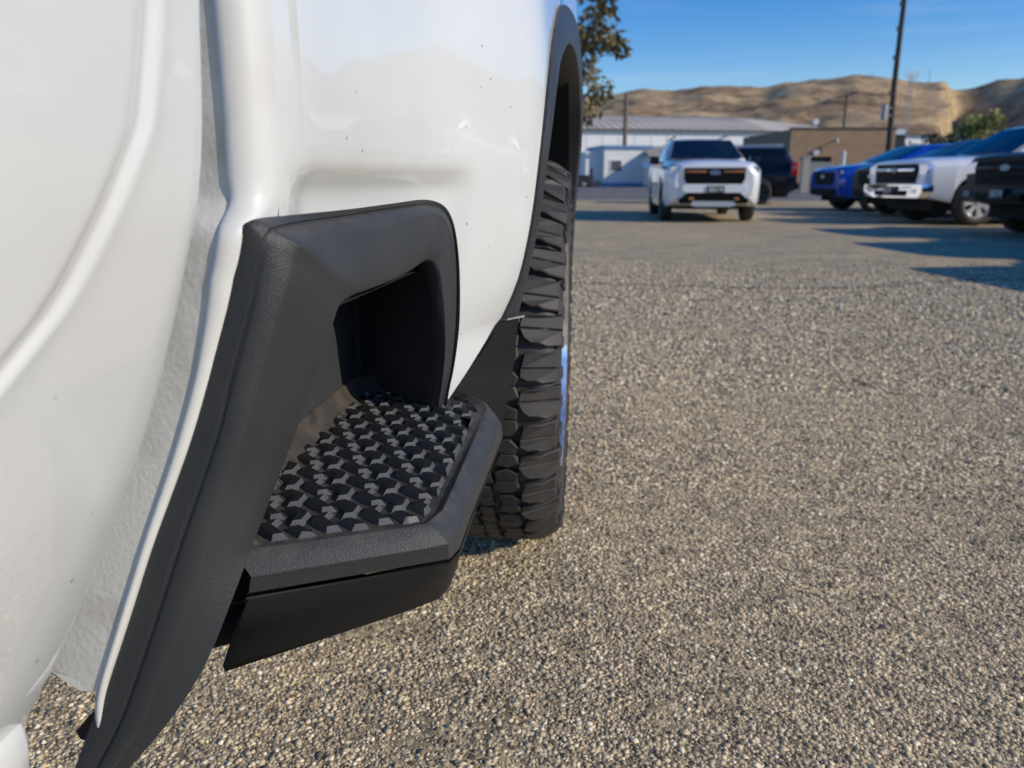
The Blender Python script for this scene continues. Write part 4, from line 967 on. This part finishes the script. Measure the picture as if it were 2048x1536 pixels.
# warehouse with a bowed grey roof
wh = empty('warehouse', (22, 140, 0), 'long white warehouse under a bowed grey metal roof', 'building', None, R(16))
b = MB(); b.box(-60, 42, 0, 40, 0, 8.8); b.build('wall', M['metalwall'], wh)
rows = []
for k, x in enumerate(np.concatenate([np.linspace(-61, 8, 24), np.linspace(10, 44, 20)])):
    drop = 1 - ss(8, 46, x) * .98
    rows.append([(x, y, 8.75 + (3.6 * math.sin(math.pi * min(max((y + 1) / 42, 0), 1)) + .15) * drop) for y in np.linspace(-1, 41, 22)])
mesh('roof', [p for r_ in rows for p in r_], grid_faces(len(rows), 22), M['metalroof'], wh, 60)
rb = MB()
for x in np.linspace(-58, 8, 45):
    for y0 in np.linspace(-1, 19, 8):
        y1 = y0 + 2.9; zz = lambda y: 8.95 + 3.6 * math.sin(math.pi * (y + 1) / 42) * (1 - ss(8, 46, x) * .98)
        rb.add([(x - .06, y0, zz(y0)), (x + .06, y0, zz(y0)), (x + .06, y1, zz(y1)), (x - .06, y1, zz(y1)), (x, y0, zz(y0) + .06), (x, y1, zz(y1) + .06)], [(0, 4, 5, 3), (4, 1, 2, 5)])
kind(rb.build('roof_seam', M['metalroof'], wh), 'stuff')
b = MB()
for x in np.linspace(-58, 25, 30): b.box(x - .05, x + .05, -.06, 0, .2, 8.7)
kind(b.build('wall_rib', M['metalwall'], wh), 'stuff')

# brown brick shop
bb = empty('brick_building', (13.7, 56, 0), 'flat-roofed brown brick building with a dark doorway', 'building', None, R(7.0))
b = MB(); b.box(.9, 3.0, 0, 11, 2.3, 4.1); b.box(3.0, 7.3, 0, 11, -.4, 4.1); b.box(.9, 3.0, .35, 11, -.4, 2.3)
def wedge(b, y0, xl, z0, z1, y1=11, xr=.9):      # the left wall runs back at a skew to the front
    b.add([(0 - .06 * (xr < 0), y0, z0), (xr, y0, z0), (xr, y1, z0), (xl, y1, z0), (0 - .06 * (xr < 0), y0, z1), (xr, y0, z1), (xr, y1, z1), (xl, y1, z1)], [(3, 2, 1, 0), (4, 5, 6, 7), (0, 1, 5, 4), (1, 2, 6, 5), (2, 3, 7, 6), (3, 0, 4, 7)])
wedge(b, 0, 2.4 - 2.2, -.4, 4.1); b.build('wall', M['brick'], bb)
b = MB(); b.box(-.06, 7.36, -.06, .25, 4.1, 4.22); b.build('coping', M['darkmetal'], bb)
b = MB(); b.box(.98, 2.92, .24, .34, -.3, 2.25); b.build('door', M['door'], bb)
b = MB(); b.box(.9, .98, .2, .35, -.3, 2.3); b.box(2.92, 3.0, .2, .35, -.3, 2.3); b.build('door_frame', M['darkmetal'], bb)
b = MB(); b.tube((1.75, -.02, 2.62), (1.75, -.35, 2.55), .13, .2, 12); b.build('door_lamp', M['postwhite'], bb)
b = MB(); b.tube((3.0, -.0, 3.35), (3.0, -.5, 3.38), .04, .04, 8); b.tube((3.0, -.5, 3.5), (3.0, -.5, 3.22), .08, .18, 12); b.build('wall_lamp', M['posttan'], bb)
b = MB(); b.tube((1.85, .6, 4.2), (1.85, .6, 4.5), .05, n=8); b.tube((1.85, .45, 4.62), (1.85, .75, 4.62), .2, .2, 14); b.build('roof_vent', M['postwhite'], bb)
# grey gate and its posts in front of the brick building
gt = empty('metal_gate', (13.3, 47.0, 0), 'pale grey sheet metal gate standing before the brick doorway', 'gate')
for k in range(7):
    b = MB(); b.box(-.75 + .215 * k, -.75 + .215 * k + .195, -.02, .02, .12, 1.75); b.build('panel', M['fencepale'], gt)
b = MB(); b.box(-.78, .78, .02, .06, .25, .33); b.box(-.78, .78, .02, .06, 1.5, 1.58); b.build('rail', M['steel'], gt)
b = MB(); b.tube((0, 0, 0), (0, 0, 2.25), .10, n=10); b.tube((0, 0, 2.25), (0, 0, 2.33), .10, .03, n=10)
o = b.build('gate_post', M['postwhite'], None, 40); o.location = (14.1, 45.5, 0); tag(o, 'white round post right of the grey gate', 'post')
b = MB(); b.box(-.2, .2, -.2, .2, 0, 2.0); b.box(-.24, .24, -.24, .24, 2.0, 2.1)
o = b.build('gate_pillar', M['posttan']); o.location = (12.35, 46.5, 0); tag(o, 'tan square pillar left of the grey gate', 'post')
fn = empty('chain_fence', (16.5, 49, 0), 'low dark wire fence running right from the gate posts', 'fence')
for k in range(8):
    b = MB(); b.tube((k * 1.9 - 1.5, 0, 0), (k * 1.9 - 1.5, 0, 1.7), .035, n=8); b.build('fence_post', M['steel'], fn)
b = MB(); b.tube((-1.5, 0, 1.68), (11.8, 0, 1.68), .025, n=6); b.tube((-1.5, 0, .15), (11.8, 0, .15), .02, n=6); b.build('rail', M['steel'], fn)
sh_ = empty('low_shed', (30.5, 75, 0), 'low dark shed with white roof beside the utility pole', 'building')
b = MB(); b.box(-4.5, -2.0, 0, 6, 0, 4.7); b.box(-2.0, 1.0, 0, 6, 0, 3.4); b.build('wall', M['darkmetal'], sh_)
b = MB(); b.box(-4.7, -2.2, -.3, 6.3, 4.7, 5.15); b.build('roof', M['metalwall'], sh_)

# ================================================================== POLES, MASTS
up = empty('utility_pole', (17.35, 48, 0), 'tall dark wooden utility pole rising out of the top of the picture', 'utility pole')
b = MB(); b.tube((.1, 0, 0), (-.12, 0, 6), .17, .15, 14); b.tube((-.12, 0, 6), (-.18, 0, 13.5), .15, .12, 14); b.build('pole', M['wood'], up, 40)
for z in (5.5, 7.4, 8.9, 10.2):
    b = MB(); b.box(-.40, -.10, -.16, .0, z - .04, z + .04); b.tube((-.36, -.08, z), (-.36, -.08, z + .2), .05, .035, 8); b.build('insulator', M['darkmetal'], up)
b = MB(); b.tube((-.52, -.1, 4.1), (-.52, -.1, 4.95), .16, n=12); b.box(-.36, .0, -.14, -.05, 4.3, 4.4); b.box(-.36, .0, -.14, -.05, 4.7, 4.8); b.build('transformer', M['steel'], up, 40)
b = MB(); b.box(-1.5, 1.2, -.08, .08, 12.6, 12.75); b.build('crossarm', M['wood'], up)
sl_ = empty('light_pole', (18.95, 62, 0), 'thin dark light pole with an arm behind the brick building', 'street lamp')
b = MB(); b.tube((0, 0, 0), (0, 0, 6.9), .10, .07, 10); b.build('pole', M['darkmetal'], sl_)
b = MB(); b.tube((0, 0, 6.8), (.5, 0, 7.0), .05, .05, 8); b.build('arm', M['darkmetal'], sl_)
b = MB(); b.box(.3, .8, -.15, .15, 6.95, 7.08); b.build('lamp_head', M['darkmetal'], sl_)
pp = empty('wooden_pole', (4.05, 96, 0), 'pale brown wooden pole above the mobile office', 'utility pole')
b = MB(); b.tube((0, 0, 0), (0, 0, 10.6), .30, .22, 10); b.build('pole', M['polepale'], pp)
b = MB(); b.box(-1.0, 1.0, -.06, .06, 9.6, 9.75); b.build('crossarm', M['polepale'], pp)
# lattice mast on the far side of the lot
def lattice(loc, H_, w0, label, arms=True):
    t = empty('lattice_mast', loc, label, 'mast'); b = MB(); n_ = 9
    for i in range(n_):
        z0, z1 = H_ * i / n_, H_ * (i + 1) / n_; a0, a1 = w0 * (1 - .75 * i / n_), w0 * (1 - .75 * (i + 1) / n_)
        c0 = [(s1 * a0, s2 * a0, z0) for s1, s2 in ((-1, -1), (1, -1), (1, 1), (-1, 1))]; c1 = [(s1 * a1, s2 * a1, z1) for s1, s2 in ((-1, -1), (1, -1), (1, 1), (-1, 1))]
        for q in range(4):
            b.tube(c0[q], c1[q], .055, n=4, cap=False); b.tube(c0[q], c1[(q + 1) % 4], .03, n=4, cap=False)
    b.build('lattice', M['steel'], t)
    if arms:
        for q in (-1.3, -.65, 0, .65, 1.3):
            b = MB(); b.box(q - .12, q + .12, -.6, -.4, H_ - 1.0, H_ + 1.2); b.build('antenna_panel', M['postwhite'], t)
        b = MB(); b.tube((-1.6, -.4, H_), (1.6, -.4, H_), .08, n=6); b.build('antenna_rail', M['steel'], t)
lattice((75.5, 200, 0), 24.4, 1.1, 'pale lattice phone mast with antenna panels in front of the hill')
for k, (a, hh, lab) in enumerate(((18.4, 26, 'leftmost thin antenna mast on the hill crest'), (19.6, 32, 'second thin antenna mast from the left on the hill crest'), (20.6, 30, 'third thin antenna mast from the left on the hill crest'), (21.7, 52, 'tallest thin antenna mast on the hill crest'))):
    D_t = 3320; x, y = math.sin(R(a)) * D_t, math.cos(R(a)) * D_t
    b = MB(); b.tube((0, 0, -20), (0, 0, hh), 1.1, .6, 6); b.tube((0, 0, hh * .6), (3, 0, hh * .6), .5, n=6)
    o = b.build('antenna_mast', M['darkmetal']); o.location = (x, y, math.tan(R(float(ridge(a)))) * 3300 - 4); tag(o, lab, 'mast', 'antenna masts on the hill crest')

# ================================================================== TREES
def tree(name, label, loc, H_, crown, nclump, nleaf, leaf, lm, seed, trunk_r, zmin, group=None, spread=.5):
    rg = np.random.default_rng(seed); t = empty(name, loc, label, 'tree', group)
    tb = MB(); tb.tube((0, 0, 0), (0, 0, zmin), trunk_r, trunk_r * .75, 10); tb.tube((0, 0, zmin), (crown[0] * .05, 0, H_ * .8), trunk_r * .75, trunk_r * .2, 8)
    ctr_ = []
    for k in range(nclump):
        while True:
            p = rg.uniform(-1, 1, 3)
            if .15 < np.linalg.norm(p) < 1: break
        c = np.array([p[0] * crown[0], p[1] * crown[1], zmin + (H_ - zmin) * (.5 + .5 * p[2])]); ctr_.append(c)
        base_ = np.array([0, 0, max(zmin * .8, c[2] - .45 * np.hypot(c[0], c[1]))])
        tb.tube(base_, c, trunk_r * .22, trunk_r * .05, 5, cap=False)
    tb.build('trunk', M['bark'], t, 60)
    N = nclump * nleaf; cc = np.repeat(np.array(ctr_), nleaf, 0); size = np.repeat(rg.uniform(.6, 1.25, nclump), nleaf)
    d = rg.normal(size=(N, 3)); d /= np.linalg.norm(d, axis=1)[:, None]; pos = cc + d * (rg.random(N) ** .45 * spread * size)[:, None] * np.array([1, 1, .75])
    u = rg.normal(size=(N, 3)); u /= np.linalg.norm(u, axis=1)[:, None]; q = rg.normal(size=(N, 3)); v_ = np.cross(u, q); v_ /= np.linalg.norm(v_, axis=1)[:, None]
    sz = leaf * rg.uniform(.6, 1.3, N)[:, None]
    Vv = np.stack([pos - u * sz, pos - v_ * sz * .45, pos + u * sz, pos + v_ * sz * .45], 1).reshape(-1, 3)
    mesh('crown', Vv, [(4 * i, 4 * i + 1, 4 * i + 2, 4 * i + 3) for i in range(N)], lm, t)
    return t
tree('leafy_tree', 'olive leaved tree showing just past the wheel arch', (-1.5, 24, 0), 8.6, (2.3, 2.4), 60, 90, .13, M['leaf'], 12, .16, 1.6, spread=.55)
far = 'trees at the foot of the hills'
tree('round_tree', 'low dark green tree left of the lime tree below the hill', (55.0, 128, 0), 7.2, (3.0, 3.4), 30, 90, .42, M['leaf_dark'], 21, .3, 1.2, far, 1.5)
tree('lime_tree', 'yellow green rounded tree below the shaded hillside', (61.8, 132, 0), 11.0, (4.0, 4.4), 46, 90, .42, M['leaf_lime'], 22, .35, 1.5, far, 1.6)
tree('round_tree', 'small dark tree right of the yellow green tree', (67.4, 134, 0), 8.0, (2.0, 2.6), 34, 80, .42, M['leaf_dark'], 23, .3, 1.2, far, 1.4)
tree('shade_tree', 'dark bush like tree beside the foot of the utility pole', (26.0, 66, 0), 4.4, (2.0, 2.0), 24, 80, .22, M['leaf_dark'], 24, .14, .5, None, .7)
